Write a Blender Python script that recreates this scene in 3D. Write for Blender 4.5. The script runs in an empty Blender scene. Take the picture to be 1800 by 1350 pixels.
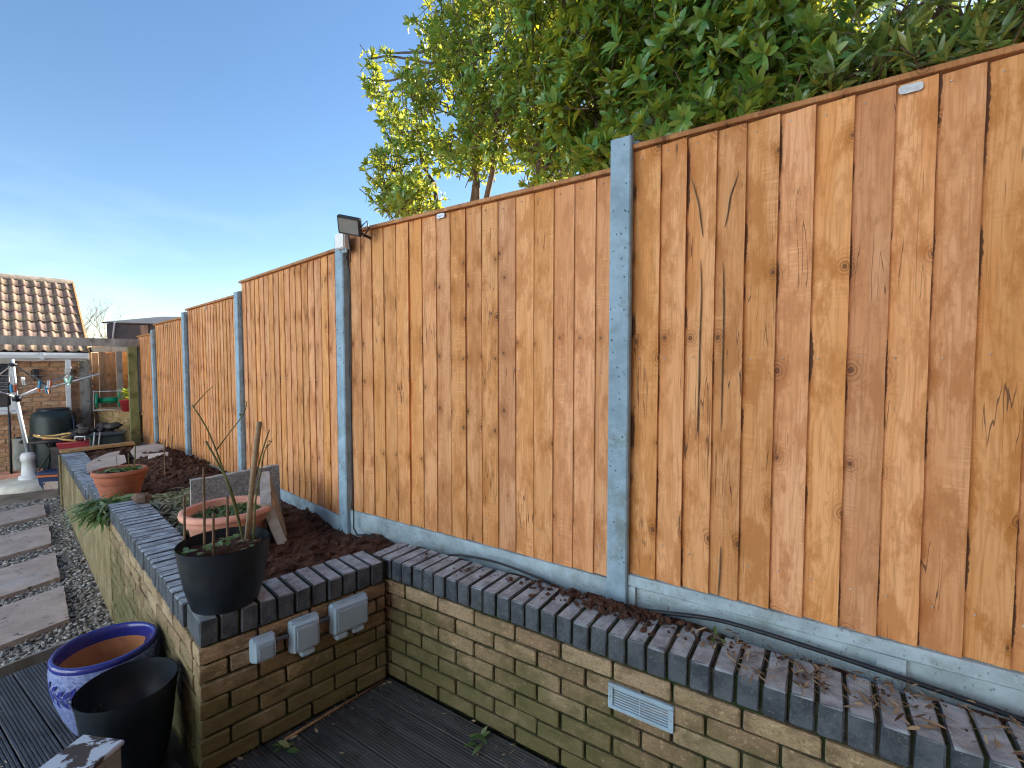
import bpy, math, random
import numpy as np
from mathutils import Vector, Matrix, noise as mnoise
R = math.radians
random.seed(7); rng = np.random.default_rng(7)
scene = bpy.context.scene
COL = scene.collection

# ---------------------------------------------------------------- camera, sky, sun, exposure
CAM_H = 1.67
cam = bpy.data.cameras.new('camera'); cam_o = bpy.data.objects.new('camera', cam); COL.objects.link(cam_o)
cam.sensor_width = 36.0; cam.lens = 16.6; cam.clip_start = 0.02; cam.clip_end = 2000
cam_o.location = (0, 0, CAM_H); cam_o.rotation_euler = (R(90 - 2.62), 0, 0)
scene.camera = cam_o

SUN_AZ = (0.66, 0.75)          # horizontal direction towards the sun (behind the fence)
SUN_EL = 27.0
world = bpy.data.worlds.new('World'); scene.world = world; world.use_nodes = True
wt = world.node_tree; wt.nodes.clear()
sky = wt.nodes.new('ShaderNodeTexSky'); sky.sky_type = 'NISHITA'; sky.sun_disc = False
sky.sun_elevation = R(SUN_EL); sky.sun_rotation = math.atan2(SUN_AZ[0], SUN_AZ[1])
sky.altitude = 50; sky.air_density = 1.0; sky.dust_density = 0.1; sky.ozone_density = 1.6
wbg = wt.nodes.new('ShaderNodeBackground'); wbg.inputs['Strength'].default_value = 0.056
wout = wt.nodes.new('ShaderNodeOutputWorld')
# thin low clouds mixed over the sky, whole way round
tc = wt.nodes.new('ShaderNodeTexCoord')
sep = wt.nodes.new('ShaderNodeSeparateXYZ'); wt.links.new(tc.outputs['Generated'], sep.inputs[0])
mp = wt.nodes.new('ShaderNodeMapping'); mp.inputs['Scale'].default_value = (3.0, 3.0, 11.0)
wt.links.new(tc.outputs['Generated'], mp.inputs[0])
cn = wt.nodes.new('ShaderNodeTexNoise'); cn.inputs['Scale'].default_value = 1.6; cn.inputs['Detail'].default_value = 6
wt.links.new(mp.outputs[0], cn.inputs['Vector'])
cr = wt.nodes.new('ShaderNodeMapRange'); cr.inputs[1].default_value = 0.5; cr.inputs[2].default_value = 0.75
wt.links.new(cn.outputs[0], cr.inputs[0])
hb = wt.nodes.new('ShaderNodeMapRange'); hb.inputs[1].default_value = 0.34; hb.inputs[2].default_value = 0.05
wt.links.new(sep.outputs[2], hb.inputs[0])
mul = wt.nodes.new('ShaderNodeMath'); mul.operation = 'MULTIPLY'
wt.links.new(cr.outputs[0], mul.inputs[0]); wt.links.new(hb.outputs[0], mul.inputs[1])
mul2 = wt.nodes.new('ShaderNodeMath'); mul2.operation = 'MULTIPLY'; mul2.inputs[1].default_value = 0.25
wt.links.new(mul.outputs[0], mul2.inputs[0])
cmx = wt.nodes.new('ShaderNodeMix'); cmx.data_type = 'RGBA'
cmx.inputs['B'].default_value = (6.0, 6.6, 7.4, 1)
wt.links.new(mul2.outputs[0], cmx.inputs['Factor']); hs = wt.nodes.new('ShaderNodeHueSaturation'); hs.inputs['Saturation'].default_value = 1.12; wt.links.new(sky.outputs[0], hs.inputs['Color']); wt.links.new(hs.outputs[0], cmx.inputs['A'])
wt.links.new(cmx.outputs['Result'], wbg.inputs['Color']); wt.links.new(wbg.outputs[0], wout.inputs[0])

sun = bpy.data.lights.new('sun', 'SUN'); sun.energy = 5.0; sun.angle = R(0.55); sun.color = (1.0, 0.92, 0.80)
sun_o = bpy.data.objects.new('sun', sun); COL.objects.link(sun_o)
_h = Vector((SUN_AZ[0], SUN_AZ[1])).normalized() * math.cos(R(SUN_EL))
sun_o.rotation_euler = Vector((_h.x, _h.y, math.sin(R(SUN_EL)))).to_track_quat('Z', 'Y').to_euler()
sun_o.location = (6, 8, 9)
scene.view_settings.view_transform = 'Standard'; scene.view_settings.look = 'None'
scene.view_settings.gamma = 1.0; scene.view_settings.use_curve_mapping = False
scene.view_settings.exposure = 2.05
scene.render.engine = 'CYCLES'
cy = scene.cycles
cy.max_bounces = 6; cy.diffuse_bounces = 3; cy.glossy_bounces = 2; cy.transmission_bounces = 4; cy.transparent_max_bounces = 4
cy.caustics_reflective = False; cy.caustics_refractive = False
cy.use_denoising = True; cy.denoising_input_passes = 'RGB_ALBEDO_NORMAL'; cy.denoising_prefilter = 'NONE'
cy.filter_width = 1.15

# ---------------------------------------------------------------- helpers: objects
def put(o, parent=None):
    COL.objects.link(o)
    if parent is not None: o.parent = parent
    return o
def tag(o, label=None, cat=None, group=None, kind=None):
    if label: o['label'] = label
    if cat: o['category'] = cat
    if group: o['group'] = group
    if kind: o['kind'] = kind
    return o
def empty(name, loc=(0, 0, 0), rz=0.0, parent=None):
    o = bpy.data.objects.new(name, None); o.empty_display_size = 0.1
    o.location = loc; o.rotation_euler = (0, 0, rz)
    return put(o, parent)
def inst(name, mesh, parent=None, loc=(0, 0, 0), rot=(0, 0, 0), scale=(1, 1, 1)):
    o = bpy.data.objects.new(name, mesh); o.location = loc; o.rotation_euler = rot; o.scale = scale
    return put(o, parent)

class MB:
    """collects geometry for ONE mesh"""
    def __init__(s): s.v = []; s.f = []; s.m = []; s.smooth = []
    def add(s, vs, fs, mi=0, sm=False):
        b = len(s.v); s.v.extend([tuple(v) for v in vs])
        for f in fs: s.f.append(tuple(i + b for i in f)); s.m.append(mi); s.smooth.append(sm)
        return s
    def box(s, x0, x1, y0, y1, z0, z1, mi=0, bev=0.0, M=None):
        if bev <= 0:
            vs = [(x, y, z) for z in (z0, z1) for y in (y0, y1) for x in (x0, x1)]
            fs = [(0, 2, 3, 1), (4, 5, 7, 6), (0, 1, 5, 4), (2, 6, 7, 3), (0, 4, 6, 2), (1, 3, 7, 5)]
        else:
            b = bev; X = (x0, x1); Y = (y0, y1); Z = (z0, z1); vs = []; idx = {}
            for i in (0, 1):
                for j in (0, 1):
                    for k in (0, 1):
                        sx = b if i == 0 else -b; sy = b if j == 0 else -b; sz = b if k == 0 else -b
                        idx[i, j, k, 0] = len(vs); vs.append((X[i], Y[j] + sy, Z[k] + sz))
                        idx[i, j, k, 1] = len(vs); vs.append((X[i] + sx, Y[j], Z[k] + sz))
                        idx[i, j, k, 2] = len(vs); vs.append((X[i] + sx, Y[j] + sy, Z[k]))
            fs = []
            for i in (0, 1):
                q = [idx[i, 0, 0, 0], idx[i, 1, 0, 0], idx[i, 1, 1, 0], idx[i, 0, 1, 0]]; fs.append(q if i else q[::-1])
                q = [idx[0, i, 0, 1], idx[1, i, 0, 1], idx[1, i, 1, 1], idx[0, i, 1, 1]]; fs.append(q if not i else q[::-1])
                q = [idx[0, 0, i, 2], idx[1, 0, i, 2], idx[1, 1, i, 2], idx[0, 1, i, 2]]; fs.append(q if i else q[::-1])
            for j in (0, 1):
                for k in (0, 1):
                    q = [idx[0, j, k, 1], idx[1, j, k, 1], idx[1, j, k, 2], idx[0, j, k, 2]]; fs.append(q if j ^ k else q[::-1])
                    q = [idx[j, 0, k, 0], idx[j, 1, k, 0], idx[j, 1, k, 2], idx[j, 0, k, 2]]; fs.append(q[::-1] if j ^ k else q)
                    q = [idx[j, k, 0, 0], idx[j, k, 1, 0], idx[j, k, 1, 1], idx[j, k, 0, 1]]; fs.append(q if j ^ k else q[::-1])
            for i in (0, 1):
                for j in (0, 1):
                    for k in (0, 1):
                        q = [idx[i, j, k, 0], idx[i, j, k, 1], idx[i, j, k, 2]]; fs.append(q if (i + j + k) % 2 else q[::-1])
        if M is not None: vs = [tuple(M @ Vector(v)) for v in vs]
        return s.add(vs, fs, mi)
    def tube(s, pts, rad, n=8, mi=0, cap=True, sm=True):
        pts = [Vector(p) for p in pts]; k = len(pts)
        if not hasattr(rad, '__len__'): rad = [rad] * k
        vs = []; prev = None
        for i, p in enumerate(pts):
            t = (pts[min(i + 1, k - 1)] - pts[max(i - 1, 0)])
            t = t.normalized() if t.length > 1e-9 else Vector((0, 0, 1))
            if prev is None:
                a = Vector((0, 0, 1)) if abs(t.z) < .9 else Vector((1, 0, 0))
                u = t.cross(a).normalized()
            else:
                u = (prev - t * prev.dot(t)); u = u.normalized() if u.length > 1e-6 else t.orthogonal().normalized()
            prev = u; w = t.cross(u)
            for j in range(n):
                a = 2 * math.pi * j / n; vs.append(p + (u * math.cos(a) + w * math.sin(a)) * rad[i])
        fs = [(i * n + j, i * n + (j + 1) % n, (i + 1) * n + (j + 1) % n, (i + 1) * n + j) for i in range(k - 1) for j in range(n)]
        if cap: fs += [tuple(range(n))[::-1], tuple(range((k - 1) * n, k * n))]
        return s.add(vs, fs, mi, sm)
    def lathe(s, prof, n=40, mi=0, sx=1.0, sy=1.0, c=(0, 0, 0), sm=True):
        """prof: list of (r, z); closed ends where r == 0"""
        vs = []; fs = []
        for r, z in prof:
            for j in range(n):
                a = 2 * math.pi * j / n; vs.append((c[0] + r * sx * math.cos(a), c[1] + r * sy * math.sin(a), c[2] + z))
        for i in range(len(prof) - 1):
            for j in range(n):
                fs.append((i * n + j, i * n + (j + 1) % n, (i + 1) * n + (j + 1) % n, (i + 1) * n + j))
        return s.add(vs, fs, mi, sm)
    def prism(s, outline, z0, z1, mi=0):
        n = len(outline)
        vs = [(x, y, z0) for x, y in outline] + [(x, y, z1) for x, y in outline]
        fs = [tuple(range(n))[::-1], tuple(range(n, 2 * n))] + [(i, (i + 1) % n, n + (i + 1) % n, n + i) for i in range(n)]
        return s.add(vs, fs, mi)
    def mesh(s, name, mats):
        me = bpy.data.meshes.new(name); me.from_pydata(s.v, [], s.f)
        for m in (mats if isinstance(mats, (list, tuple)) else [mats]): me.materials.append(m)
        me.polygons.foreach_set('material_index', s.m); me.polygons.foreach_set('use_smooth', s.smooth)
        me.validate(); me.update(); return me
    def build(s, name, mats, parent=None, loc=(0, 0, 0), rot=(0, 0, 0)):
        return inst(name, s.mesh(name, mats), parent, loc, rot)

def fast_mesh(name, verts, tris, mat, tint=None, smooth=True):
    """big triangle mesh from numpy arrays"""
    me = bpy.data.meshes.new(name); nv = len(verts); nt = len(tris)
    me.vertices.add(nv); me.vertices.foreach_set('co', np.asarray(verts, np.float32).ravel())
    me.loops.add(nt * 3); me.loops.foreach_set('vertex_index', np.asarray(tris, np.int32).ravel())
    me.polygons.add(nt); me.polygons.foreach_set('loop_start', np.arange(0, nt * 3, 3, dtype=np.int32))
    me.polygons.foreach_set('loop_total', np.full(nt, 3, np.int32))
    me.polygons.foreach_set('use_smooth', np.full(nt, smooth, bool))
    me.materials.append(mat); me.update(calc_edges=True)
    if tint is not None:
        at = me.attributes.new('tint', 'FLOAT', 'POINT'); at.data.foreach_set('value', np.asarray(tint, np.float32))
    return me

# ---------------------------------------------------------------- helpers: materials
class NT:
    def __init__(s, name):
        s.mat = bpy.data.materials.new(name); s.mat.use_nodes = True; s.t = s.mat.node_tree; s.t.nodes.clear()
        s.out = s.t.nodes.new('ShaderNodeOutputMaterial')
    def n(s, typ, ins=None, **props):
        nd = s.t.nodes.new('ShaderNode' + typ)
        for k, v in props.items(): setattr(nd, k, v)
        for k, v in (ins or {}).items():
            sk = nd.inputs[k]
            if isinstance(v, bpy.types.NodeSocket): s.t.links.new(v, sk)
            elif isinstance(v, bpy.types.Node): s.t.links.new(v.outputs[0], sk)
            else: sk.default_value = v
        return nd
    def math(s, op, a, b=0.0, c=0.0, clamp=False):
        return s.n('Math', {0: a, 1: b, 2: c}, operation=op, use_clamp=clamp).outputs[0]
    def mix(s, f, a, b, blend='MIX'):
        nd = s.n('Mix', data_type='RGBA', blend_type=blend)
        for k, v in (('Factor', f), ('A', a), ('B', b)):
            sk = [q for q in nd.inputs if q.name == k and (q.type == 'RGBA' or k == 'Factor' and q.type == 'VALUE')][0]
            if isinstance(v, bpy.types.NodeSocket): s.t.links.new(v, sk)
            elif k == 'Factor': sk.default_value = v
            else: sk.default_value = (*v, 1) if len(v) == 3 else v
        return [q for q in nd.outputs if q.type == 'RGBA'][0]
    def ramp(s, f, lo, hi, a=0.0, b=1.0):
        return s.n('MapRange', {0: f, 1: lo, 2: hi, 3: a, 4: b}, interpolation_type='SMOOTHSTEP').outputs[0]
    def noise(s, vec, scale, detail=4, rough=.55, dist=0.0):
        return s.n('TexNoise', {'Vector': vec, 'Scale': scale, 'Detail': detail, 'Roughness': rough, 'Distortion': dist}).outputs[0]
    def scaled(s, vec, sc):
        return s.n('VectorMath', {0: vec, 1: sc}, operation='MULTIPLY').outputs[0]
    def obj_vec(s, k=(37.0, 11.0, 91.0)):
        tc = s.n('TexCoord').outputs['Object']; rnd = s.n('ObjectInfo').outputs['Random']
        off = s.n('VectorMath', {0: k, 'Scale': rnd}, operation='SCALE').outputs[0]
        return s.n('VectorMath', {0: tc, 1: off}, operation='ADD').outputs[0], rnd, tc
    def pos(s): return s.n('NewGeometry').outputs['Position']
    def bump(s, h, strength=.3, dist=.01):
        return s.n('Bump', {'Height': h, 'Strength': strength, 'Distance': dist}).outputs[0]
    def pbr(s, col, rough=.7, normal=None, spec=.4, metal=0.0, **kw):
        p = s.n('BsdfPrincipled')
        for k, v in (('Base Color', col), ('Roughness', rough), ('Metallic', metal), ('Specular IOR Level', spec), ('Normal', normal)):
            if v is None: continue
            if isinstance(v, bpy.types.NodeSocket): s.t.links.new(v, p.inputs[k])
            else: p.inputs[k].default_value = (*v, 1) if k == 'Base Color' and len(v) == 3 else v
        for k, v in kw.items(): p.inputs[k].default_value = v
        s.t.links.new(p.outputs[0], s.out.inputs[0]); return p

MAT = {}
def simple(name, col, rough=.6, var=.25, scale=30, bump=.15, bscale=120, dirt=None, spec=.4, metal=0.0):
    """plain colour with mottling, object-to-object variation, optional dirt colour"""
    t = NT(name); v, rnd, tc = t.obj_vec()
    nz = t.noise(v, scale); f = t.ramp(nz, .3, .7)
    d = tuple(c * (1 - var) for c in col); u = tuple(min(1, c * (1 + var)) for c in col)
    c = t.mix(f, d, u)
    if dirt:
        dn = t.ramp(t.noise(v, scale * .35, 6, .65), .52, .68); c = t.mix(t.math('MULTIPLY', dn, dirt[1]), c, dirt[0])
    b = t.bump(t.noise(v, bscale, 3), bump, .004)
    t.pbr(c, rough, b, spec, metal); MAT[name] = t.mat; return t.mat

def mat_wood(name, light, mid, dark, knot, streak=0.0, vary=.20):
    t = NT(name); v, rnd, tc = t.obj_vec()
    log = t.n('Attribute', attribute_type='OBJECT', attribute_name='log').outputs['Fac']
    o = t.n('SeparateXYZ', {0: tc}).outputs; x, z = o[0], o[2]
    sv = t.n('SeparateXYZ', {0: v}).outputs; xr, zr = sv[0], sv[2]
    # knots: boards sawn from one log carry them at about the same height
    kx = t.math('ADD', t.math('MULTIPLY', x, 8.6), t.math('MULTIPLY', rnd, .45))
    kz = t.math('ADD', t.math('ADD', t.math('MULTIPLY', z, 2.35), t.math('MULTIPLY', rnd, .09)), t.math('MULTIPLY', log, .137))
    kv = t.n('CombineXYZ', {0: kx, 1: t.math('MULTIPLY', log, 7.37), 2: kz}).outputs[0]
    vo = t.n('TexVoronoi', {'Vector': kv, 'Scale': 1.0, 'Randomness': .62}, feature='F1')
    kp = t.n('SeparateXYZ', {0: vo.outputs['Position']}).outputs
    dx = t.math('DIVIDE', t.math('SUBTRACT', kx, kp[0]), 8.6); dz = t.math('DIVIDE', t.math('SUBTRACT', kz, kp[2]), 2.35)
    kd = t.math('SQRT', t.math('ADD', t.math('MULTIPLY', dx, dx), t.math('MULTIPLY', t.math('MULTIPLY', dz, dz), .6)))
    kd = t.math('ADD', kd, t.math('MULTIPLY', t.math('SUBTRACT', t.noise(v, 55, 2), .5), .007))
    kc = t.n('SeparateXYZ', {0: vo.outputs['Color']}).outputs
    kon = t.ramp(kc[0], .28, .32); ksz = t.math('ADD', .6, t.math('MULTIPLY', kc[1], .8))
    kd = t.math('DIVIDE', kd, ksz)
    halo = t.math('MULTIPLY', t.ramp(kd, .062, .006), kon)
    damp = t.math('MULTIPLY', t.math('MULTIPLY', t.ramp(t.math('ABSOLUTE', dz), .085, .01), t.ramp(t.math('ABSOLUTE', dx), .056, .02)), kon)
    warp = t.noise(t.scaled(v, (8, 8, .8)), 1.0, 3, .55)
    ph = t.math('ADD', t.math('MULTIPLY', xr, 95.0), t.math('MULTIPLY', warp, 34.0))
    ph = t.math('ADD', ph, t.math('MULTIPLY', halo, 9.0))
    ring = t.ramp(t.math('SINE', t.math('MULTIPLY', ph, 2.6)), .1, 1.0)
    fib = t.noise(t.scaled(v, (130, 130, 3.2)), 1.0, 4, .7)
    saw = t.noise(t.scaled(v, (7, 7, 130)), 1.0, 4, .7)
    sawm = t.ramp(t.noise(t.scaled(v, (8, 8, 2)), 1.0, 3), .5, .68)
    broad = t.noise(t.scaled(v, (10, 10, 1.3)), 1.0, 4, .6)
    blot = t.noise(t.scaled(v, (12, 12, 4.5)), 1.0, 6, .7)
    c = t.mix(t.ramp(broad, .32, .68), mid, light)
    c = t.mix(t.math('MULTIPLY', ring, .26), c, dark)
    c = t.mix(t.math('MULTIPLY', t.ramp(fib, .48, .72), .55), c, dark)
    c = t.mix(t.math('MULTIPLY', t.math('MULTIPLY', t.ramp(saw, .5, .66), sawm), .6), c, tuple(min(1, q * 1.12) for q in light))
    c = t.mix(t.math('MULTIPLY', t.math('MULTIPLY', t.ramp(saw, .46, .32), sawm), .35), c, dark)
    c = t.mix(t.math('MULTIPLY', t.ramp(blot, .46, .62), .9), c, tuple(.6 * a + .4 * b for a, b in zip(dark, mid)))
    # amber swirl and blotchy damp round each whorl, dark ring, brown core
    amber = (dark[0] * 1.05, dark[1] * 1.0, dark[2] * .85)
    c = t.mix(t.math('MULTIPLY', t.math('MULTIPLY', damp, t.ramp(blot, .40, .60)), .6), c, amber)
    c = t.mix(t.math('MULTIPLY', halo, .36), c, amber)
    kr = t.math('MULTIPLY', t.ramp(t.math('SINE', t.math('MULTIPLY', kd, 620.0)), .1, .9), t.math('MULTIPLY', t.ramp(kd, .034, .012), kon))
    c = t.mix(t.math('MULTIPLY', kr, .6), c, knot)
    core = t.math('MULTIPLY', t.ramp(kd, .0095, .006), kon)
    c = t.mix(t.math('MULTIPLY', core, .9), c, knot)
    tone = t.n('HueSaturation', {'Hue': t.math('ADD', .497, t.math('MULTIPLY', rnd, .006)), 'Saturation': t.math('ADD', .97, t.math('MULTIPLY', rnd, .10)),
               'Value': t.math('ADD', 1 - vary * .5, t.math('MULTIPLY', t.math('FRACT', t.math('MULTIPLY', rnd, 17.3)), vary)), 'Color': c}).outputs[0]
    if streak > 0:
        # wet, dirty line beside each overlap, broken along the height
        n1 = t.noise(t.n('CombineXYZ', {0: t.math('MULTIPLY', rnd, 50.0), 1: log, 2: t.math('MULTIPLY', z, 2.6)}).outputs[0], 1.0, 2)
        n2 = t.noise(t.scaled(v, (20, 20, 55)), 1.0, 3)
        wdt = t.math('ADD', .0205, t.math('MULTIPLY', t.math('SUBTRACT', n1, .44), .045))
        wdt = t.math('ADD', wdt, t.math('MULTIPLY', t.math('SUBTRACT', n2, .5), .010))
        sk = t.math('MULTIPLY', t.ramp(t.math('SUBTRACT', wdt, x), -.0012, .0012), t.ramp(n1, .50, .56))
        wet = t.n('Attribute', attribute_type='OBJECT', attribute_name='wet').outputs['Fac']
        tone = t.mix(t.math('MULTIPLY', t.math('MULTIPLY', sk, streak), wet), tone, (.075, .033, .022))
        # cracks
        cn = t.noise(t.scaled(v, (34, 34, 1.7)), 1.0, 2, .5)
        ck = t.math('MULTIPLY', t.ramp(t.math('ABSOLUTE', t.math('SUBTRACT', cn, .5)), .012, .004), t.ramp(t.noise(t.scaled(v, (5, 5, 2.5)), 1.0, 2), .56, .62))
        tone = t.mix(t.math('MULTIPLY', ck, .85), tone, (.10, .045, .025))
    h = t.math('ADD', t.math('MULTIPLY', fib, .8), t.math('MULTIPLY', saw, .5))
    t.pbr(tone, .72, t.bump(h, .45, .003), .3); MAT[name] = t.mat; return t.mat

mat_wood('fence_wood', (.75, .405, .205), (.64, .30, .122), (.40, .16, .055), (.16, .07, .032), .9)
mat_wood('cap_wood', (.50, .25, .11), (.42, .20, .08), (.28, .12, .045), (.12, .05, .02))
mat_wood('old_wood', (.42, .33, .25), (.33, .25, .18), (.20, .15, .11), (.1, .07, .05))
mat_wood('grey_wood', (.38, .35, .31), (.30, .275, .24), (.18, .16, .14), (.1, .08, .07))
mat_wood('green_wood', (.25, .25, .12), (.19, .2, .085), (.11, .12, .05), (.07, .06, .04))
mat_wood('lap_wood', (.52, .33, .15), (.44, .26, .11), (.28, .15, .06), (.12, .06, .03))

def mat_concrete(name, col, pits=1.0):
    t = NT(name); v, rnd, tc = t.obj_vec()
    a = t.noise(v, 9, 6, .65); b = t.noise(v, 160, 3, .6)
    c = t.mix(t.ramp(a, .3, .72), tuple(q * .78 for q in col), tuple(q * 1.15 for q in col))
    c = t.mix(t.math('MULTIPLY', t.ramp(b, .55, .8), .3), c, tuple(q * .5 for q in col))
    vo = t.n('TexVoronoi', {'Vector': t.scaled(v, (1, 1, .7)), 'Scale': 62.0}, feature='F1')
    kc = t.n('SeparateXYZ', {0: vo.outputs['Color']}).outputs
    rad = t.math('MULTIPLY', kc[1], .26)
    pit = t.math('MULTIPLY', t.math('LESS_THAN', vo.outputs['Distance'], rad), t.math('GREATER_THAN', kc[0], .3))
    c = t.mix(t.math('MULTIPLY', pit, .85 * pits), c, tuple(q * .22 for q in col))
    al = t.ramp(t.noise(v, 4, 6, .75), .50, .68)
    c = t.mix(t.math('MULTIPLY', al, .55), c, (.15, .165, .13))
    c = t.mix(t.math('MULTIPLY', t.ramp(t.noise(v, 17, 5, .75), .56, .7), .45), c, tuple(min(1, q * 1.35) for q in col))
    h = t.math('SUBTRACT', t.math('MULTIPLY', b, .3), pit)
    t.pbr(c, .85, t.bump(h, .6, .004), .25); MAT[name] = t.mat
mat_concrete('post_concrete', (.28, .41, .52))
mat_concrete('board_concrete', (.38, .50, .58), .55)
mat_concrete('old_concrete', (.30, .30, .28), .5)

def mat_brick(name, cols, algae, lo=.1, hi=.62, amount=1.0, rough=.85):
    t = NT(name); v, rnd, tc = t.obj_vec()
    r2 = t.math('FRACT', t.math('MULTIPLY', rnd, 13.7))
    c = t.mix(t.ramp(rnd, .25, .75), cols[0], cols[1]); c = t.mix(t.ramp(r2, .55, .95), c, cols[2])
    br = t.noise(t.scaled(v, (1, 1, 1.6)), 9, 5, .65); c = t.mix(t.math('MULTIPLY', t.ramp(br, .44, .66), .75), c, tuple(q * .5 for q in cols[1]))
    sp = t.noise(v, 120, 3, .75); c = t.mix(t.math('MULTIPLY', t.ramp(sp, .52, .66), .8), c, tuple(q * .45 for q in cols[0]))
    c = t.mix(t.math('MULTIPLY', t.ramp(t.noise(v, 55, 4, .7), .55, .7), .6), c, tuple(min(1, q * 1.5) for q in cols[2]))
    pz = t.n('SeparateXYZ', {0: t.pos()}).outputs[2]
    an = t.noise(t.pos(), 3.4, 6, .68)
    low = t.ramp(pz, hi, lo)
    af = t.ramp(t.math('ADD', an, t.math('MULTIPLY', low, .34)), .52, .86)
    c = t.mix(t.math('MULTIPLY', af, amount), c, algae)
    crease = t.noise(t.scaled(v, (10, 10, 46)), 1.0, 4, .6, 1.2)
    h = t.math('ADD', t.math('MULTIPLY', sp, .5), t.math('MULTIPLY', crease, 1.3))
    t.pbr(c, rough, t.bump(h, .55, .006), .25); MAT[name] = t.mat
mat_brick('buff_brick', ((.36, .27, .165), (.27, .19, .115), (.42, .325, .21)), (.09, .095, .034), amount=.8)
mat_brick('house_brick', ((.62, .34, .19), (.54, .28, .155), (.68, .41, .25)), (.30, .2, .1), amount=.2)
mat_brick('bed_brick', ((.42, .28, .12), (.36, .23, .10), (.48, .33, .16)), (.16, .16, .05), amount=.4)

def mat_coping():
    t = NT('blue_brick'); v, rnd, tc = t.obj_vec()
    n1 = t.noise(v, 16, 5, .65); base = t.mix(t.ramp(n1, .35, .65), (.032, .044, .060), (.085, .106, .132)); base = t.mix(t.math('MULTIPLY', t.ramp(t.noise(v, 95, 3, .7), .58, .7), .5), base, (.26, .27, .28))
    base = t.mix(t.math('MULTIPLY', rnd, .3), base, (.07, .08, .09))
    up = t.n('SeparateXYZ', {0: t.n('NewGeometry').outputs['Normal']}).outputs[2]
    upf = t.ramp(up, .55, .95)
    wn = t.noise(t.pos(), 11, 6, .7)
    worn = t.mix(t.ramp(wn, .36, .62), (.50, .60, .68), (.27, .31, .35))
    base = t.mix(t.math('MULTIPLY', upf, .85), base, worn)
    dn = t.noise(t.pos(), 8.0, 8, .78)
    dirt = t.math('MULTIPLY', t.ramp(dn, .54, .67), upf)
    base = t.mix(t.math('MULTIPLY', dirt, .9), base, (.055, .043, .035))
    gr = t.math('MULTIPLY', t.ramp(t.noise(t.pos(), 8, 5), .58, .75), .3)
    base = t.mix(gr, base, (.06, .075, .035))
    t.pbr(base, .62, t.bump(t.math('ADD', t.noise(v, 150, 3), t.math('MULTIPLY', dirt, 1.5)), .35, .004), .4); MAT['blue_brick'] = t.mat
mat_coping()

def mat_mortar():
    t = NT('mossy_mortar'); p = t.pos()
    m = t.ramp(t.noise(p, 7, 5, .7), .38, .6)
    c = t.mix(m, (.04, .038, .028), (.022, .038, .012))
    c = t.mix(t.ramp(t.noise(p, 60, 3), .55, .75), c, (.07, .066, .05))
    t.pbr(c, .95, t.bump(t.noise(p, 140, 4), .8, .006), .15); MAT['mossy_mortar'] = t.mat
mat_mortar()
simple('pale_mortar', (.36, .31, .24), .9, .2, 40, .4)

def mat_render_wall():
    """far, foreshortened stretch of the planter: algae-covered brick face"""
    t = NT('algae_wall'); p = t.pos()
    a = t.noise(p, 5, 6, .7); c = t.mix(t.ramp(a, .35, .65), (.20, .165, .085), (.31, .26, .155))
    c = t.mix(t.ramp(t.noise(t.scaled(p, (1, 1, .35)), 3.1, 5, .7), .45, .7), c, (.15, .10, .055))
    c = t.mix(t.math('MULTIPLY', t.ramp(t.noise(p, 90, 2), .6, .75), .6), c, (.42, .38, .27))
    t.pbr(c, .9, t.bump(t.noise(p, 70, 5, .7), .7, .01), .2); MAT['algae_wall'] = t.mat
mat_render_wall()

def mat_deck():
    t = NT('decking'); v, rnd, tc = t.obj_vec((3, 17, 5))
    a = t.noise(t.scaled(v, (2.5, 30, 30)), 1.0, 5, .65)
    c = t.mix(t.ramp(a, .3, .7), (.028, .031, .038), (.080, .085, .098))
    c = t.mix(t.math('MULTIPLY', rnd, .4), c, (.05, .05, .052))
    d = t.ramp(t.noise(t.pos(), 3.2, 6, .7), .5, .68); c = t.mix(t.math('MULTIPLY', d, .75), c, (.022, .017, .014))
    g = t.ramp(t.noise(t.pos(), 1.3, 4, .6), .52, .72); c = t.mix(t.math('MULTIPLY', g, .35), c, (.03, .05, .04))
    w = t.ramp(t.noise(t.scaled(v, (7, 60, 60)), 1.0, 5, .7), .62, .78); c = t.mix(t.math('MULTIPLY', w, .5), c, (.12, .125, .135))
    t.pbr(c, t.ramp(a, .2, .8, .55, .38), t.bump(t.noise(t.scaled(v, (12, 160, 160)), 1.0, 4), .5, .003), .45); MAT['decking'] = t.mat
mat_deck()

def mat_soil():
    t = NT('soil'); p = t.pos()
    a = t.noise(p, 14, 6, .7); c = t.mix(t.ramp(a, .3, .7), (.055, .028, .020), (.15, .078, .055))
    c = t.mix(t.ramp(t.noise(p, 120, 3), .6, .8), c, (.16, .11, .08))
    t.pbr(c, .95, t.bump(t.noise(p, 60, 6, .75), 1.0, .02), .2); MAT['soil'] = t.mat
mat_soil()

def mat_tint(name, cols, rough=.8, spec=.3, bump=None):
    """colour chosen by the per-piece 'tint' attribute"""
    t = NT(name); a = t.n('Attribute', attribute_name='tint').outputs['Fac']
    r = t.n('ValToRGB', {0: a}).outputs[0]; el = r.node.color_ramp.elements
    while len(el) < len(cols): el.new(.5)
    for i, c in enumerate(cols): el[i].position = i / (len(cols) - 1); el[i].color = (*c, 1)
    t.pbr(r, rough, t.bump(t.noise(t.pos(), bump, 3), .4, .004) if bump else None, spec); MAT[name] = t.mat
mat_tint('pebbles', ((.14, .135, .13), (.30, .28, .265), (.42, .39, .36), (.24, .19, .15), (.66, .65, .63)), .7, .4)
mat_tint('litter', ((.07, .045, .03), (.20, .13, .08), (.45, .36, .22), (.12, .07, .05), (.55, .46, .30)), .8)

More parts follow.
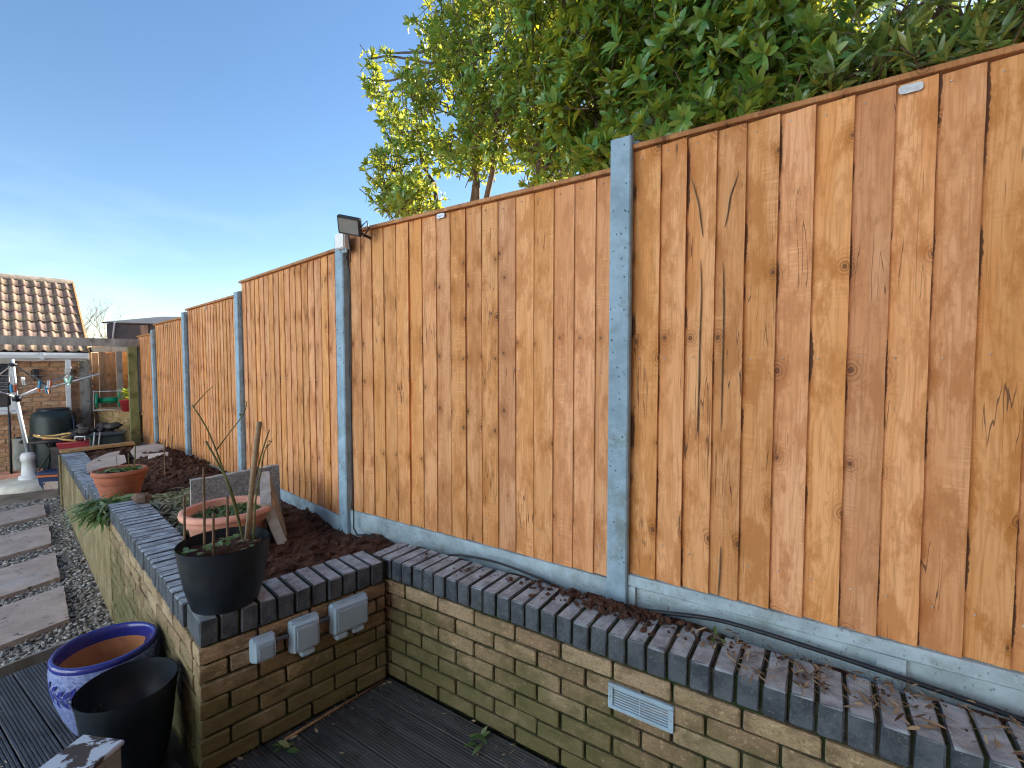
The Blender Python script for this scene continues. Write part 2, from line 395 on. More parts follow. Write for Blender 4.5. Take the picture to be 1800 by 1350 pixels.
def mat_slab():
    t = NT('sandstone'); v, rnd, tc = t.obj_vec(); p = t.pos()
    c = t.mix(t.ramp(t.noise(p, 5, 5, .6), .3, .7), (.42, .32, .28), (.56, .45, .40))
    c = t.mix(t.math('MULTIPLY', t.ramp(t.noise(p, 2.3, 4), .55, .72), .7), c, (.50, .48, .47))
    c = t.mix(t.ramp(t.noise(p, 13, 6, .72), .58, .66), c, (.10, .075, .06))
    t.pbr(c, .8, t.bump(t.noise(p, 50, 5, .7), .5, .008), .3); MAT['sandstone'] = t.mat
mat_slab()

def mat_leaf(name, cols, trans, tf=.45, rough=.34):
    t = NT(name); a = t.n('Attribute', attribute_name='tint').outputs['Fac']
    r = t.n('ValToRGB', {0: a}).outputs[0]; el = r.node.color_ramp.elements
    while len(el) < len(cols): el.new(.5)
    for i, c in enumerate(cols): el[i].position = i / (len(cols) - 1); el[i].color = (*c, 1)
    p = t.pbr(r, rough, None, .8)
    tr = t.n('BsdfTranslucent', {'Color': t.mix(.6, r, trans)})
    mx = t.n('MixShader', {0: tf, 1: p.outputs[0], 2: tr.outputs[0]}); t.t.links.new(mx.outputs[0], t.out.inputs[0]); MAT[name] = t.mat
mat_leaf('hedge_leaf', ((.045, .165, .045), (.075, .245, .06), (.125, .32, .08), (.28, .42, .10)), (.78, .62, .02), .42, .28)
mat_leaf('bamboo_leaf', ((.045, .12, .03), (.085, .18, .045), (.15, .24, .06), (.40, .34, .09)), (.35, .36, .05), .35)
mat_leaf('weed_leaf', ((.05, .13, .03), (.09, .20, .05), (.17, .27, .09), (.28, .34, .16)), (.3, .4, .05), .25, .5)
mat_leaf('sedge_leaf', ((.20, .26, .12), (.32, .38, .19), (.45, .48, .27), (.58, .56, .38)), (.3, .35, .1), .2, .55)
simple('bark', (.10, .075, .055), .9, .35, 25, .6)
simple('twig', (.15, .105, .065), .85, .3, 30, .4)
simple('green_twig', (.12, .13, .045), .8, .3, 30, .3)
simple('cane', (.30, .22, .14), .7, .25, 20, .3)
simple('terracotta', (.70, .345, .255), .75, .12, 8, .15)
simple('old_terracotta', (.42, .145, .09), .75, .2, 10, .2, dirt=((.18, .09, .06), .5))
simple('raw_clay', (.52, .23, .10), .85, .12, 14, .3, dirt=((.14, .06, .03), .5))
simple('black_plastic', (.013, .019, .028), .42, .2, 12, .1, dirt=((.06, .055, .05), .35))
simple('dark_green_plastic', (.018, .03, .032), .4, .2, 9, .1)
simple('socket_grey', (.38, .54, .68), .42, .04, 10, .05)
simple('socket_lid', (.30, .41, .51), .45, .05, 10, .12, 300)
simple('dark_grey_plastic', (.12, .13, .14), .5, .1, 12, .1)
simple('white_pvc', (.74, .74, .74), .38, .06, 5, .05, dirt=((.45, .43, .40), .35))
simple('cream_plastic', (.70, .66, .58), .5, .08, 8, .1, dirt=((.35, .28, .2), .4))
simple('galvanised', (.40, .43, .46), .5, .12, 40, .1, metal=.2)
simple('aluminium', (.42, .43, .45), .45, .08, 30, .05, metal=.3)
simple('vent_plastic', (.34, .48, .60), .5, .08, 12, .1, dirt=((.22, .22, .18), .35))
simple('black_metal', (.03, .03, .032), .45, .2, 20, .1)
simple('lamp_glass', (.26, .26, .25), .18, .05, 20, .0)
simple('roof_felt', (.075, .078, .088), .75, .15, 6, .3)
simple('slate_ridge', (.12, .10, .085), .85, .3, 14, .4, dirt=((.22, .19, .08), .6))
simple('yellow_hose', (.55, .36, .12), .5, .1, 20, .05)
simple('reel_green', (.01, .26, .13), .35, .1, 10, .05)
simple('red_plastic', (.34, .035, .045), .4, .12, 10, .05)
simple('orange_plastic', (.60, .16, .04), .45, .1, 10, .05)
simple('blue_plastic', (.02, .035, .10), .4, .12, 10, .05)
simple('peg_blue', (.03, .30, .50), .4, .1, 10, .0)
simple('peg_orange', (.75, .20, .06), .4, .1, 10, .0)
simple('peg_white', (.72, .72, .70), .4, .1, 10, .0)
simple('peg_green', (.20, .50, .38), .4, .1, 10, .0)
simple('cardboard', (.42, .35, .31), .85, .12, 9, .2, dirt=((.17, .12, .10), .55))
simple('stone_face', (.20, .20, .205), .9, .35, 60, .8, 90, dirt=((.10, .10, .09), .4))
simple('stone_edge', (.43, .42, .39), .85, .2, 16, .7, 60, dirt=((.24, .20, .15), .5))
simple('rough_stone', (.26, .235, .20), .9, .3, 18, .9, 40)
simple('brown_rock', (.15, .10, .075), .95, .4, 22, .9, 50)
simple('dry_wood', (.24, .15, .08), .8, .3, 25, .4)
simple('ground_earth', (.13, .11, .09), .95, .3, 4, .8, 30)
simple('patio_stone', (.24, .19, .14), .9, .3, 5, .8, 18, dirt=((.10, .08, .06), .6))
simple('window_glass', (.05, .055, .065), .06, .1, 3, .0, spec=.8)
simple('tag_metal', (.55, .60, .66), .38, .1, 60, .5, 260, metal=.4)
simple('nail_metal', (.75, .75, .74), .3, .1, 10, .0, metal=.6)
simple('tarp', (.055, .045, .045), .7, .4, 9, .7, 25)
simple('wire', (.32, .31, .29), .5, .1, 10, .0, metal=.4)

def mat_tile():
    t = NT('roof_tile'); v, rnd, tc = t.obj_vec()
    c = t.mix(rnd, (.25, .165, .135), (.20, .135, .115))
    c = t.mix(t.math('MULTIPLY', t.ramp(t.noise(t.pos(), 5, 6, .7), .42, .66), .6), c, (.33, .27, .15))
    c = t.mix(t.math('MULTIPLY', t.ramp(t.noise(v, 25, 4), .55, .75), .5), c, (.16, .12, .10))
    t.pbr(c, .85, t.bump(t.noise(v, 90, 4), .4, .004), .25); MAT['roof_tile'] = t.mat
mat_tile()
def mat_blue_glaze():
    t = NT('blue_glaze'); v, rnd, tc = t.obj_vec()
    st = t.noise(v, 85, 4, .6)
    c = t.mix(t.ramp(st, .35, .65), (.12, .18, .46), (.30, .38, .70))
    ch = t.ramp(t.noise(v, 6, 5, .7), .68, .72); c = t.mix(ch, c, (.30, .13, .06))
    t.pbr(c, .42, t.bump(st, .9, .006), .5); MAT['blue_glaze'] = t.mat
    t = NT('blue_gloss'); t.pbr((.03, .04, .27), .16, t.bump(t.noise(t.pos(), 20, 2), .05, .003), .6); MAT['blue_gloss'] = t.mat
mat_blue_glaze()
def mat_peeling():
    t = NT('peeling_paint'); v, rnd, tc = t.obj_vec()
    f = t.ramp(t.noise(v, 9, 5, .6, .4), .50, .53)
    c = t.mix(f, (.56, .62, .70), (.075, .06, .055))
    t.pbr(c, t.ramp(f, 0, 1, .3, .8), t.bump(t.math('SUBTRACT', 1.0, f), .5, .004), .4); MAT['peeling_paint'] = t.mat
mat_peeling()

# ---------------------------------------------------------------- layout frames (metres; camera stands at the origin on the deck)
def rot2(a): return Vector((math.cos(a), math.sin(a)))
ANG_A = math.atan2(-.552, .834)        # near fence and low wall: local +x runs to the right
XA = rot2(ANG_A); NA = Vector((.552, .834))
ANG_B = math.atan2(-.680, .733)        # far fence and planter side wall
XB = rot2(ANG_B); NB = Vector((.680, .733))
ANG_F = math.atan2(.713, .701)         # planter end wall with the sockets
XF = rot2(ANG_F); NF = Vector((-.713, .701))
def A(lx, q, z=0.0): p = XA * lx + NA * q; return Vector((p.x, p.y, z))
BEND = Vector((-1.099, 3.126))
def B(s, d, z=0.0): p = BEND - XB * s + NB * d; return Vector((p.x, p.y, z))
PC = Vector((-1.25, 1.83))             # planter outer corner
def L(s, d, z=0.0): p = PC - XB * s + NB * d; return Vector((p.x, p.y, z))
def Fp(t, d, z=0.0): p = PC + XF * t + NF * d; return Vector((p.x, p.y, z))

GROUND = -0.30
# ---------------------------------------------------------------- ground, path
g = MB(); g.add([(-400, -400, 0), (400, -400, 0), (400, 400, 0), (-400, 400, 0)], [(0, 1, 2, 3)])
tag(g.build('ground', MAT['ground_earth'], loc=(0, 0, GROUND - .02)), kind='structure')
# gravel bed of the path
gp = MB()
outl = [L(-.3, 0.02), L(7.3, 0.02), L(7.3, -2.6), L(-.3, -2.6)]
gp.add([(p.x, p.y, 0) for p in outl], [(0, 3, 2, 1)])
tag(gp.build('gravel_path', MAT['ground_earth'], loc=(0, 0, -.262)), kind='structure')
pt = MB(); outl = [L(7.1, .3), L(11.5, 1.5), L(11.5, -4.5), L(7.1, -3.5)]
pt.add([(p.x, p.y, 0) for p in outl], [(0, 3, 2, 1)])
tag(pt.build('patio', MAT['patio_stone'], loc=(0, 0, -.255)), kind='structure')

def ico():
    t = (1 + 5 ** .5) / 2
    v = np.array([(-1, t, 0), (1, t, 0), (-1, -t, 0), (1, -t, 0), (0, -1, t), (0, 1, t), (0, -1, -t), (0, 1, -t), (t, 0, -1), (t, 0, 1), (-t, 0, -1), (-t, 0, 1)], float)
    v /= np.linalg.norm(v[0])
    f = np.array([(0, 11, 5), (0, 5, 1), (0, 1, 7), (0, 7, 10), (0, 10, 11), (1, 5, 9), (5, 11, 4), (11, 10, 2), (10, 7, 6), (7, 1, 8), (3, 9, 4), (3, 4, 2), (3, 2, 6), (3, 6, 8), (3, 8, 9), (4, 9, 5), (2, 4, 11), (6, 2, 10), (8, 6, 7), (9, 8, 1)])
    return v, f
ICO_V, ICO_F = ico()
def lumps(centres, radii, flat=.6, jit=.25):
    n = len(centres); v = np.repeat(ICO_V[None], n, 0)
    v = v * (1 + rng.uniform(-jit, jit, (n, 12, 1)))
    v[:, :, 2] *= flat
    an = rng.uniform(0, 6.28, n); c, s = np.cos(an)[:, None], np.sin(an)[:, None]
    st = rng.uniform(.7, 1.35, (n, 1)); x = v[:, :, 0] * st; y = v[:, :, 1] / st
    v = np.stack([x * c - y * s, x * s + y * c, v[:, :, 2]], 2) * np.asarray(radii)[:, None, None] + np.asarray(centres)[:, None]
    f = (ICO_F[None] + (np.arange(n) * 12)[:, None, None]).reshape(-1, 3)
    return v.reshape(-1, 3), f
slab_rects = []
def in_slab(x, y):
    for (o, ex, ey, lx, ly) in slab_rects:
        d = Vector((x, y)) - o; a = d.dot(ex); b = d.dot(ey)
        if 0 < a < lx and 0 < b < ly: return True
    return False
# stepping slabs: near-right corner, then they run left out of the picture
for i, (nr, fr_) in enumerate([((-3.264, 3.399), (-3.794, 3.913)), ((-3.979, 4.072), (-4.535, 4.606)), ((-4.813, 4.857), (-5.41, 5.429)), ((-5.782, 5.779), (-6.286, 6.252))]):
    nr = Vector(nr); fr_ = Vector(fr_)
    ey = (fr_ - nr).normalized(); ex = Vector((-ey.y, ex_ if False else ey.x)); ex = Vector((-.40, -.9165)) if i == 0 else Vector((-.36, -.933)); ex.normalize()
    ly = (fr_ - nr).length; lx = .9
    slab_rects.append((nr, ex, ey, lx, ly))
    m = MB(); n_ = 10
    out = [nr, nr + ex * lx, nr + ex * lx + ey * ly, fr_]
    cen = sum(out, Vector((0, 0))) / 4
    poly = []
    for k in range(4):
        a, b = out[k], out[(k + 1) % 4]
        for j in range(n_):
            q = a.lerp(b, j / n_); w = .008 * mnoise.noise(Vector((q.x * 6, q.y * 6, i))); d = (q - cen).normalized()
            poly.append(((q + d * w - cen).x, (q + d * w - cen).y))
    m.prism(poly, -.03, .035)
    o = m.build('stepping_slab', MAT['sandstone'], loc=(cen.x, cen.y, -.25))
    tag(o, ['muddy pink sandstone stepping slab nearest the wooden deck edge', 'muddy pink stepping slab second from the wooden deck edge',
            'muddy pink stepping slab third from the wooden deck edge', 'muddy pink stepping slab farthest away, next to the patio'][i], 'paving slab', 'stepping slabs in the gravel path')
cs = []; rs = []
while len(cs) < 15000:
    s_ = random.uniform(.0, 7.1); d_ = random.uniform(-1.75, .015) if random.random() < .7 else random.uniform(-.6, .015)
    p = L(s_, d_)
    if in_slab(p.x, p.y): continue
    cs.append((p.x, p.y, -.262 + random.uniform(0, .018))); rs.append(random.uniform(.007, .017))
v, f = lumps(cs, rs, .62)
o = inst('gravel', fast_mesh('gravel', v, f, MAT['pebbles'], np.repeat(rng.random(len(cs)), 12), smooth=False)); tag(o, 'loose grey and brown pebbles filling the path', 'gravel', kind='stuff')

# ---------------------------------------------------------------- decking: each board with its own grooves, cut against the planter and the deck edge
def deck_board(q0, q1, x0a, x0b, x1):
    """local x along the board, y across. left end runs from x0a (front edge) to x0b (back edge)"""
    m = MB(); w = q1 - q0; prof = []
    n = 9
    for i in range(n):
        y0 = w * i / n; y1 = w * (i + 1) / n; yw = (y1 - y0)
        prof += [(y0 + yw * .06, -.0045), (y0 + yw * .26, 0), (y0 + yw * .80, 0), (y0 + yw * .96, -.0045)]
    prof = [(0.0, -.026), (0.0, -.004)] + prof + [(w, -.004), (w, -.026)]
    k = len(prof); vs = []
    for e in (0, 1):
        for y, z in prof:
            x = (x0a + (x0b - x0a) * y / w) if e == 0 else x1
            vs.append((x, y, z))
    fs = [(i, k + i, k + i + 1, i + 1) for i in range(k - 1)]
    fs += [tuple(range(k)), tuple(range(2 * k - 1, k - 1, -1))]
    m.add(vs, fs); return m
deck = empty('deck', (0, 0, 0)); tag(deck, kind='structure')
bw = .122; q = 1.672
EDGE0 = Vector((-2.83, 2.44)); EDGE1 = Vector((-2.62, 2.80))   # deck edge by the gravel
def edge_lx(qq):
    # deck edge: line EDGE0-EDGE1 ; find lx on XA with NA coordinate qq
    d = EDGE1 - EDGE0; a0 = EDGE0.dot(NA); a1 = d.dot(NA); t = (qq - a0) / a1
    return (EDGE0 + d * t).dot(XA)
def front_lx(qq):   # planter end wall face
    t = (qq - PC.dot(NA)) / XF.dot(NA); return (PC + XF * t).dot(XA)
def left_lx(qq):    # planter side wall, boards squeezed behind the pots
    t = (qq - PC.dot(NA)) / (-XB).dot(NA); return (PC - XB * t).dot(XA)
qc = PC.dot(NA)
while q > -1.6:
    q1, q0 = q - .004, q - bw
    x1 = 2.6
    if q0 > qc: xa, xb = front_lx(q0) + .004, front_lx(q1) + .004
    elif q1 > qc: xa = xb = front_lx(q1) + .006
    else: xa, xb = max(edge_lx(q0), -3.6), max(edge_lx(q1), -3.6)
    o = deck_board(q0, q1, xa, xb, x1).build('deck_board', MAT['decking'], deck)
    o.location = (NA * q0).to_3d() + Vector((0, 0, random.uniform(-.0015, .0015))); o.rotation_euler = (0, 0, ANG_A)
    for v_ in o.data.vertices: v_.co.y -= 0
    q -= bw
# fix: boards were written with y from 0..w, local origin at q0
# boards behind the planter corner on the left (between edge and side wall)
q = qc + bw
while q < 1.2:
    q0, q1 = q - bw, q - .004
    xa, xb = max(edge_lx(q0), -3.6), max(edge_lx(q1), -3.6); x1 = min(left_lx(q0), left_lx(q1)) - .004
    if x1 - max(xa, xb) > .05:
        o = deck_board(q0, q1, xa, xb, x1).build('deck_board', MAT['decking'], deck)
        o.location = (NA * q0).to_3d() + Vector((0, 0, -.0005)); o.rotation_euler = (0, 0, ANG_A)
    q += bw
m = MB(); d = (EDGE1 - EDGE0); e0 = EDGE0 - d * 4; e1 = EDGE1 + d * .35; nn = Vector((-d.y, d.x)).normalized() * .022
m.prism([(e0.x, e0.y), (e1.x, e1.y), (e1.x + nn.x, e1.y + nn.y), (e0.x + nn.x, e0.y + nn.y)], -.16, .004)
m.build('deck_edge', MAT['grey_wood'], deck)
u = MB(); u.box(-3.6, 2.6, -1.6, 1.66, -.25, -.24); 
o = u.build('deck_underlay', MAT['ground_earth'], deck); o.rotation_euler = (0, 0, ANG_A); o.location.z = .18

# ---------------------------------------------------------------- brick walls
def brick_mesh(name, l, h, d, mat, jit, seed):
    m = MB(); m.box(0, l, 0, d, 0, h, bev=.005); rr = random.Random(seed)
    m.v = [(x + rr.uniform(-jit, jit), y + rr.uniform(-jit, jit) * 1.3, z + rr.uniform(-jit, jit)) for x, y, z in m.v]
    return m.mesh(name, mat)
BRK = {}
def brick_set(key, mat, l=.215, h=.065, d=.1025, jit=.0014):
    BRK[key] = [brick_mesh('brick', l, h, d, mat, jit, 100 + i) for i in range(6)]
    BRK[key + '_half'] = [brick_mesh('brick', .1025, h, d, mat, jit, 200 + i) for i in range(3)]
for key, mat in (('buff', 'buff_brick'), ('house', 'house_brick'), ('bed', 'bed_brick')): brick_set(key, MAT[mat])
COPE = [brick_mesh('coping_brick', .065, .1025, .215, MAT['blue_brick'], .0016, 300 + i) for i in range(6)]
def courses(root, key, x0, x1, z0, ncourse, y=0.0, rz=0.0, place=None, offset=0):
    """bricks along local x of a frame given by place(lx, y, z); trims the last brick by scaling"""
    for c in range(ncourse):
        x = x0; first = (c + offset) % 2 == 1
        while x < x1 - .02:
            l = .1025 if first else .215
            if x + l > x1: l_use = x1 - x
            else: l_use = l
            ms = BRK[key + ('_half' if first else '')]
            o = inst('brick', random.choice(ms), root, place(x, y + random.uniform(-.0025, .0025), z0 + c * .075 + random.uniform(-.001, .001)), (0, 0, rz + random.uniform(-.004, .004)))
            if l_use < l: o.scale.x = l_use / l
            x += l + .010; first = False
def coping(root, x0, x1, z, y, rz, place, step=.0752):
    x = x0
    while x < x1 - .04:
        o = inst('coping_brick', random.choice(COPE), root, place(x + .005, y + random.uniform(-.003, .003), z + random.uniform(-.002, .002)), (random.uniform(-.01, .01), random.uniform(-.012, .012), rz + random.uniform(-.008, .008)))
        x += step

# the low wall in front of the near fence
QW = 1.68
rw = empty('low_brick_wall', A(0, QW, 0)); tag(rw, 'long low buff brick wall with dark coping in front of the nearest fence panels', 'wall')
def pw(x, y, z): v = A(x, QW + y, z) - rw.location; return v
x_c = -1.935                              # corner with the planter
m = MB(); m.box(x_c - .10, 2.2, .014, .20, -.25, .5295); o = m.build('mortar_core', MAT['mossy_mortar'], rw); o.rotation_euler = (0, 0, ANG_A)
m = MB(); m.box(x_c - .10, 2.2, .012, .203, .5300, .626); o = m.build('coping_mortar', MAT['mossy_mortar'], rw); o.rotation_euler = (0, 0, ANG_A)
courses(rw, 'buff', x_c - .06, 2.2, .004, 7, 0, ANG_A, pw)
coping(rw, x_c - .09, 2.2, .5315, -.003, ANG_A, pw)

# the raised planter: end wall with sockets, long side wall in three stepped stretches
pr = empty('brick_planter', (PC.x, PC.y, 0)); tag(pr, 'raised buff brick planter bed with dark coping running back along the fence', 'planter')
def pf(x, y, z): return Fp(x, y, z) - pr.location
def pl(x, y, z): v = L(-x, y, z); return v - pr.location     # local x to the right = towards the corner
m = MB(); m.box(.02, .84, .014, .205, -.25, .5295); o = m.build('mortar_core', MAT['mossy_mortar'], pr, rot=(0, 0, ANG_F))
m = MB(); m.box(.02, .84, .012, .203, .5300, .626); o = m.build('coping_mortar', MAT['mossy_mortar'], pr, rot=(0, 0, ANG_F))
courses(pr, 'buff', .0, .832, .004, 7, 0, ANG_F, pf)
coping(pr, .0, .84, .5315, -.003, ANG_F, pf)
SIDE_N = 2.32
m = MB(); m.box(-SIDE_N, -.02, .014, .20, -.27, .5295); m.build('mortar_core', MAT['mossy_mortar'], pr, rot=(0, 0, ANG_B))
m = MB(); m.box(-SIDE_N, -.20, .012, .203, .5300, .626); m.build('coping_mortar', MAT['mossy_mortar'], pr, rot=(0, 0, ANG_B))
courses(pr, 'buff', -SIDE_N, -.108, -.296, 11, 0, ANG_B, pl, 1)
coping(pr, -SIDE_N, -.215, .5315, -.004, ANG_B, pl)
def plain_stretch(s0, s1, ztop, name):
    m = MB(); n = 40
    rows = []
    for i in range(n + 1):
        x = -s1 + (s1 - s0) * i / n
        rows.append(x)
    for i in range(n):
        pass
    m.box(-s1, -s0, 0.0, .20, -.28, ztop - .105); o = m.build(name, MAT['algae_wall'], pr, rot=(0, 0, ANG_B))
    m = MB(); m.box(-s1, -s0 - .002, .012, .203, ztop - .1045, ztop - .012); m.build('coping_mortar', MAT['mossy_mortar'], pr, rot=(0, 0, ANG_B))
    coping(pr, -s1, -s0 - .005, ztop - .1035, -.006, ANG_B, pl)
plain_stretch(SIDE_N + .001, 3.52, .575, 'weathered_wall_face'); plain_stretch(3.521, 6.45, .485, 'weathered_wall_face')
m = MB(); m.box(-.02, 1.12, 0, .2, -.28, .42); m.build('end_wall', MAT['algae_wall'], pr, loc=L(6.46, 0, 0) - pr.location, rot=(0, 0, math.atan2(NB.y, NB.x)))

# soil filling the planter
def soil_h(s, d):
    z = .555 - .016 * s
    z += .05 * mnoise.noise(Vector((s * 2.1, d * 2.1, 3))) + .03 * mnoise.noise(Vector((s * 7, d * 7, 1))) + .014 * mnoise.noise(Vector((s * 19, d * 19, 5)))
    z += .11 * math.exp(-((s - 4.3) / 1.3) ** 2 - ((d - .75) / .28) ** 2)
    z += .03 * math.exp(-((s - .3) / .35) ** 2 - ((d - .75) / .3) ** 2)
    return z
vs = []; ns, nd_ = 330, 56
for i in range(ns + 1):
    for j in range(nd_ + 1):
        s_ = -.62 + 7.1 * i / ns; d_ = .19 + .90 * j / nd_
        p = L(s_, d_); vs.append((p.x, p.y, soil_h(s_, d_)))
fs = []
for i in range(ns):
    for j in range(nd_):
        a = i * (nd_ + 1) + j; fs += [(a, a + 1, a + nd_ + 2), (a, a + nd_ + 2, a + nd_ + 1)]
def keep(vi):   # keep soil behind the end wall and off the low wall
    x, y, _ = vs[vi]; q = Vector((x, y))
    return (q - PC).dot(NF) > .17 and not (q.dot(NA) > 1.66 and q.dot(XA) > -1.93)
fs = [t for t in fs if keep(t[0]) and keep(t[1]) and keep(t[2])]
o = inst('soil', fast_mesh('soil', np.array(vs), np.array([t[::-1] for t in fs]), MAT['soil'])); tag(o, 'dark freshly dug soil filling the raised brick planter', 'soil', kind='stuff')
cs = []; rs = []
for _ in range(2600):
    s_ = random.uniform(-.5, 6.2); d_ = random.uniform(.24, 1.05)
    if 1.0 < s_ < 2.6 and random.random() < .6: continue
    p = L(s_, d_)
    if (p.xy - PC).dot(NF) < .24 or (p.xy.dot(NA) > 1.64 and p.xy.dot(XA) > -1.95): continue
    r_ = random.choice((.008, .011, .014, .02, .028)); cs.append((p.x, p.y, soil_h(s_, d_) + r_ * .2)); rs.append(r_)
v, f = lumps(cs, rs, .8, .32); o = inst('soil_clods', fast_mesh('soil_clods', v, f, MAT['soil'], smooth=False)); tag(o, 'crumbly clods of dark soil lying on the planter bed', 'soil', kind='stuff')

# strip of dirt between coping and gravel boards, with crumbs spilled on the coping
m = MB(); n = 120; vs = []; 
for i in range(n + 1):
    x = -1.98 + 4.1 * i / n
    for q_ in (1.87, 1.91, 1.975):
        p = A(x, q_); vs.append((p.x, p.y, .585 + .022 * mnoise.noise(Vector((x * 6, q_ * 9, 0))) + (.02 if -.9 < x < -.3 else 0)))
m.add(vs, [(3 * i + k, 3 * i + 3 + k, 3 * i + 4 + k, 3 * i + 1 + k) for i in range(n) for k in (0, 1)], sm=True)
tag(m.build('dirt_strip', MAT['soil']), 'narrow strip of dirt between the coping and the concrete gravel boards', 'soil', kind='stuff')
cs = []; rs = []
for (x, qq, n_, sp, big) in ((-1.0, 1.87, 70, .12, .011), (-.76, 1.87, 170, .11, .018), (-.60, 1.91, 150, .10, .017), (-1.55, 1.84, 40, .2, .006), (-.3, 1.87, 60, .2, .008), (.3, 1.86, 60, .4, .006)):
    for _ in range(n_):
        xx = random.gauss(x, sp); q_ = min(1.955, random.gauss(qq, .05)); r_ = random.uniform(.3, 1) * big
        if q_ < 1.70: continue
        p = A(xx, q_); cs.append((p.x, p.y, (.637 if q_ < 1.895 else .60) + r_ * .3)); rs.append(r_)
v, f = lumps(cs, rs, .75, .5); o = inst('spilled_soil', fast_mesh('spilled_soil', v, f, MAT['soil'], smooth=False)); tag(o, 'crumbs of soil spilled along the coping of the low wall', 'soil', kind='stuff')

# ---------------------------------------------------------------- fence
def board_mesh(h, w, seed, soft=False):
    rr = random.Random(seed); nz = 14; ax = (0.0, .33, .72, 1.0)
    vs = []; tp = .0066 if soft else .014
    curl = rr.uniform(-.0015, .004) * (.3 if soft else 1); bow = rr.uniform(-.003, .003); drop = rr.uniform(-.006, .006)
    for k in range(nz + 1):
        z = h * k / nz
        if k == 0: z += drop
        gap = (.0008 if soft else .0035) * max(0, mnoise.noise(Vector((seed * 3.1, z * 2.2, 0)))) * 2
        for i, a in enumerate(ax):
            yf = .005 - tp * a - (curl + gap) * max(0, a - .5) * 2 + bow * math.sin(math.pi * k / nz)
            wob = .0022 * mnoise.noise(Vector((seed, z * 5, i * 3))) if i in (0, 3) else 0
            vs.append((w * a + wob, yf, z))
        for i, a in enumerate(ax):
            yf = .005 - tp * a - (curl + gap) * max(0, a - .5) * 2 + bow * math.sin(math.pi * k / nz)
            vs.append((w * a, yf + .003 + max(tp - .006, .0012) * a, z))
    fs = []
    for k in range(nz):
        b = k * 8; t = b + 8
        for i in range(3):
            fs.append((b + i, b + i + 1, t + i + 1, t + i)); fs.append((b + 4 + i, t + 4 + i, t + 5 + i, b + 5 + i))
        fs.append((b + 3, b + 7, t + 7, t + 3)); fs.append((b, t, t + 4, b + 4))
    fs.append((0, 4, 5, 6, 7, 3, 2, 1)); T = nz * 8; fs.append((T, T + 1, T + 2, T + 3, T + 7, T + 6, T + 5, T + 4))
    m = MB(); m.add(vs, fs, 0, False); return m
SEED = [0]
def fence_panel(origin, rz, width, z0, z1, label, plate=None, wet=.3, soft=True):
    """origin: left end (as seen from the garden); local x runs right along the panel"""
    root = empty('featheredge_fence', (origin.x, origin.y, z0), rz); tag(root, label, 'fence', 'orange featheredge fence panels')
    h = z1 - z0 - .022; pitch = .1048; n = max(1, round(width / pitch)); pitch = width / n
    for i in range(n):
        SEED[0] += 1
        bo = board_mesh(h, pitch + .020, SEED[0], soft).build('board', MAT['fence_wood'], root, (i * pitch - .004, random.uniform(-.001, .001), 0), (0, random.uniform(-.0015, .0015), 0)); bo['log'] = float(SEED[0] // 5); bo['wet'] = wet
    m = MB(); m.box(0, width, -.022, .030, h + .004, h + .024, bev=.002); m.build('capping', MAT['cap_wood'], root)
    for zz in (-.012, h * .5, h - .14):
        m = MB(); m.box(0, width, .018, .05, zz, zz + .07); m.build('back_rail', MAT['fence_wood'], root)
    m = MB(); rr = random.Random(n + int(width * 977))
    for zz in (.15, h * .52, h - .035):
        for i in range(n):
            x = i * pitch + pitch * .42 + rr.uniform(-.006, .006); z = zz + rr.uniform(-.008, .008)
            m.lathe([(0.0001, -.0016), (.0028, -.001), (.003, .002)], 8, 0)
            k = 24
            for q_ in range(len(m.v) - k, len(m.v)):  # lay the nail head on the board face
                a, b, c = m.v[q_]; m.v[q_] = (x + a, -.0030 + c * 1.0 - .0005, z + b)
    tag(m.build('nails', MAT['nail_metal'], root), kind='stuff')
    if plate is not None:
        px, pz, w_, h_ = plate
        m = MB(); c_ = h_ * .22
        out = [(0, c_), (c_, 0), (w_ - c_, 0), (w_, c_), (w_, h_ - c_), (w_ - c_, h_), (c_, h_), (0, h_ - c_)]
        m.prism(out, 0, .0025); m.v = [(x, -z, y) for x, y, z in m.v]; m.f = [t[::-1] for t in m.f]
        # embossed band of worn lettering strokes
        rr = random.Random(3); x = w_ * .22
        while x < w_ * .78:
            ww = w_ * .035; m.box(x, x + ww, -.0036, -.0024, h_ * .34, h_ * (.5 + .2 * rr.random())); x += ww * 1.8
        m.build('maker_plate', MAT['tag_metal'], root, (px, -.0125, pz))
    return root
def bark_seam(root, pts):
    """dark split where bark was sawn into the board; pts are (local x, world z) on the fence face"""
    m = MB(); k = len(pts); path = smooth_path([(x - root_lx, -.0085, z - root.location.z) for x, z in pts], 5)
    m.tube(path, [.0022 * (1 - abs(2 * i / (len(path) - 1) - 1) ** 3) + .0006 for i in range(len(path))], 6)
    m.build('bark_seam', MAT['twig'], root)
def gravel_board(origin, rz, width, z0, z1, label, recessed=False):
    m = MB()
    if recessed:
        h = z1 - z0
        m.box(0, width, .018, .045, z0, z1)
        m.box(0, width, 0, .0175, z1 - .05, z1 - .0005, bev=.004); m.box(0, width, 0, .0175, z0 + .0005, z0 + .05, bev=.004)
        for x0_, x1_ in ((0, .05), (width * .5 - .04, width * .5 + .04), (width - .05, width)): m.box(x0_ + .0005, x1_ - .0005, .001, .0175, z0 + .0505, z1 - .0505)
        for k in (0,): pass
    else:
        m.box(0, width, .004, .045, z0, z1, bev=.004)
    o = m.build('gravel_board', MAT['board_concrete'], None, (origin.x, origin.y, 0), (0, 0, rz)); tag(o, label, 'gravel board', 'concrete gravel boards under the fence')
    return o
